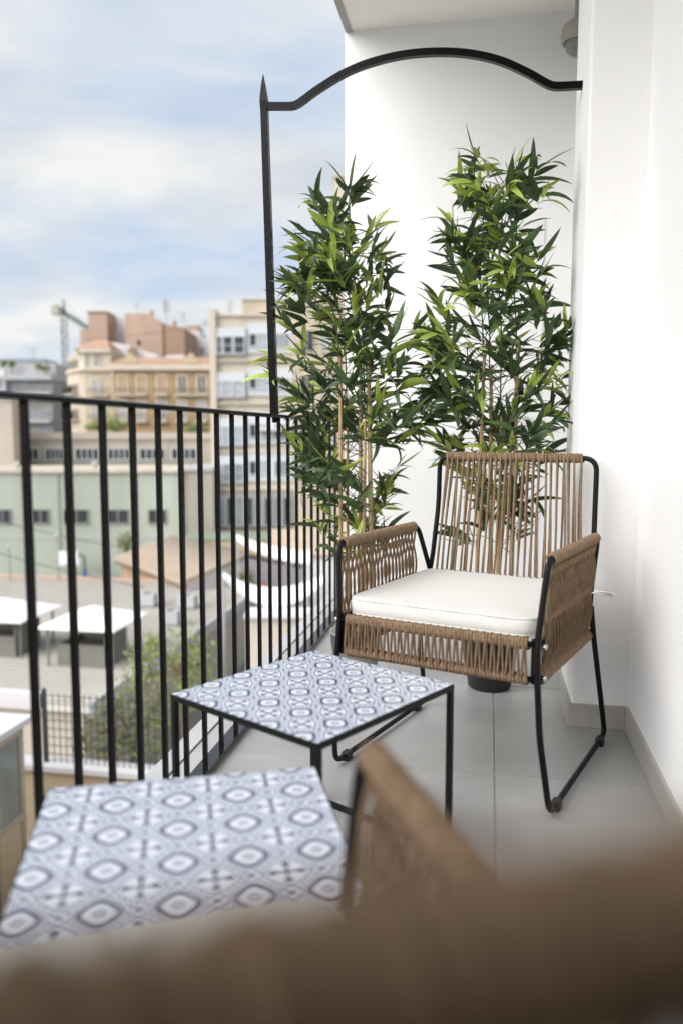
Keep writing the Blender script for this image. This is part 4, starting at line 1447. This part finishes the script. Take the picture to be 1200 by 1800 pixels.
# shed with glazed door
sd = empty('glazed_shed', (-5.26, 6.55, TZ))
tag(sd, 'small shed with white flat roof and glazed door at lower left', 'shed')
MB().box(-1.8, -.06, -1.5, 1.6, 0, 2.0).build('wall', 'shed_frame', sd)
MB().box(-1.95, .06, -1.65, 1.72, 2.001, 2.08).build('roof', 'white_wall', sd, bevel=.01)
for (y0, y1) in ((-1.5, -.1), (-.08, 1.0), (1.02, 1.6)):
    dr = MB().box(-.059, -.01, y0, y0 + .08, .02, 1.98).box(-.059, -.01, y1 - .08, y1, .02, 1.98).box(-.059, -.01, y0 + .08, y1 - .08, 1.9, 1.98).box(-.059, -.01, y0 + .08, y1 - .08, .02, .12).box(-.059, -.01, y0 + .08, y1 - .08, .88, .96).build('door' if y0 == -.08 else 'side_panel', 'shed_frame', sd)
    bx('pane', 'shed_glass', dr, -.045, -.03, y0 + .08, y1 - .08, .96, 1.9)
    bx('panel', 'parapet', dr, -.045, -.03, y0 + .08, y1 - .08, .12, .88)
    if y0 == -.08:
        MB().tube([(-.01, y0 + .05, .95), (.05, y0 + .05, .95), (.055, y0 + .16, .95)], .011, 6).build('handle', 'dark_frame', dr)
# wooden slat fence and climbing vine behind the coping
wf = empty('slat_fence', (-4.2, 10.6, TZ - .2))
tag(wf, 'weathered wooden slat fence behind the climbing vine', 'fence')
for k in range(24):
    MB().box(-1.1 + k * .12, -1.1 + k * .12 + .09, 0, .02, -3, .55 + .02 * math.sin(k * 2.1)).build('slat', 'wood_fence', wf)
pp = empty('slanted_pipe', (-5.3, 9.9, TZ + .4))
tag(pp, 'grey pipe slanting upwards through the vine', 'pipe')
MB().tube([(0, 0, .55), (1.5, .6, 1.45)], .018, 8).build('pipe', 'vent_grey', pp, smooth=True)
MB().tube([(0, .06, .50), (1.5, .66, 1.40)], .014, 8).build('pipe', 'vent_grey', pp, smooth=True)


def vine(name, label, blobs, seed, size, n, m):
    o = empty(name, (-4.2, 10.3, ZG))
    tag(o, label, 'climbing plant' if name == 'climbing_vine' else 'tree')
    cs = []
    for (px, py, Y, rx, rz) in blobs:
        d = ray(px, py); k = Y / d.y
        cs.append(((d.x * k + 4.2, Y - 10.3, EYE + d.z * k - ZG), (rx * 1.2, .4, rz * 1.2)))
    foliage('crown', cs, size, n, m, o, seed)
    c0 = np.mean([np.array(c[0]) for c in cs], 0)
    st = MB()
    st.tube(spline([(c0[0], c0[1], 0), (c0[0] + .1, c0[1], c0[2] * .6), tuple(c0)], 5), .05, 6)
    for c in cs:
        st.tube(spline([tuple(c0 - (0, 0, .5)), tuple((c0 + np.array(c[0])) / 2), c[0]], 4), .018, 5)
    st.build('trunk', 'bark', o)


vine('climbing_vine', 'green vine climbing over the wire fence and coping', [(165, 1300, 10.0, .26, .30), (200, 1270, 10.1, .30, .36), (240, 1230, 10.2, .30, .42), (265, 1290, 10.0, .28, .34), (215, 1310, 10.0, .32, .22), (250, 1170, 10.6, .24, .34), (290, 1250, 10.5, .26, .4)], 31, .050, 190, 'vine_leaf')
vine('yard_tree', 'light green small tree rising behind the vine', [(330, 1135, 11.6, .34, .30), (355, 1170, 11.8, .32, .40), (300, 1180, 11.6, .30, .34), (340, 1210, 11.4, .26, .30), (270, 1140, 11.8, .22, .22)], 32, .050, 170, 'tree_leaf')

# aerials, rooftop boxes and cables
for (px, py, D, hgt, lab) in ((47, 636, 127, 2.6, 'thin aerial on the grey block roof'), (232, 552, 123, 2.2, 'thin aerial on the big terracotta block, left end'), (316, 572, 121, 2.4, 'thin aerial on the terracotta side wall'), (356, 594, 129, 3.4, 'tall thin aerial on the white far houses'), (398, 553, 78, 1.8, 'aerial on the flat roof edge of the gallery building')):
    a_ = Bld('tv_aerial', px, D, lab, 'aerial', 'roof aerials')
    x, z = a_.xz(px, py)
    m_ = MB().tube([(x, 3, z - .5), (x, 3, z + hgt)], .04, 5)
    for k in range(4):
        m_.tube([(x - .5 + .06 * k, 3, z + hgt - .1 - .28 * k), (x + .5 - .06 * k, 3, z + hgt - .1 - .28 * k)], .022, 4)
    m_.build('mast', 'grey_wall', a_.o)
for (p0, p1, D, sag, lab) in (((-40, 905, 60), (430, 985, 60), 60, .6, 'upper black cable strung across the yard'), ((-40, 960, 50), (420, 1052, 50), 50, .5, 'lower black cable strung across the yard'), ((150, 598, 100), (560, 520, 100), 100, .8, 'thin cable rising over the old town roofs')):
    pts = []
    for k in range(21):
        t = k / 20
        px, py = p0[0] + (p1[0] - p0[0]) * t, p0[1] + (p1[1] - p0[1]) * t
        d_ = ray(px, py); kk = D / d_.dot(F0)
        pts.append(np.array((d_.x * kk, d_.y * kk, EYE + d_.z * kk - sag * 4 * t * (1 - t))))
    cb_ = MB().tube(pts, .03, 5).build('cable', 'dark_frame')
    tag(cb_, lab, 'cable', 'overhead cables')
for (px, py, lab) in ((260, 1072, 'small grey box on the metal roof near the hut'), (330, 1075, 'second small grey box on the metal roof, right of the first'), (300, 1105, 'low grey duct lying on the metal roof')):
    x, y = on_roof(px, py)
    bo = empty('roof_unit', (x, y, -8.87))
    tag(bo, lab, 'roof unit', 'units on the metal roof')
    MB().box(-.5, .5, -.3, .3, .08, .75).build('casing', 'grey_pale', bo)
    MB().box(-.42, .42, -.24, .24, 0, .079).build('feet', 'vent_dark', bo)
    MB().lathe([(.2, 0), (.2, .02), (.03, .03)], 12, (0, 0, .751)).build('fan', 'vent_dark', bo)
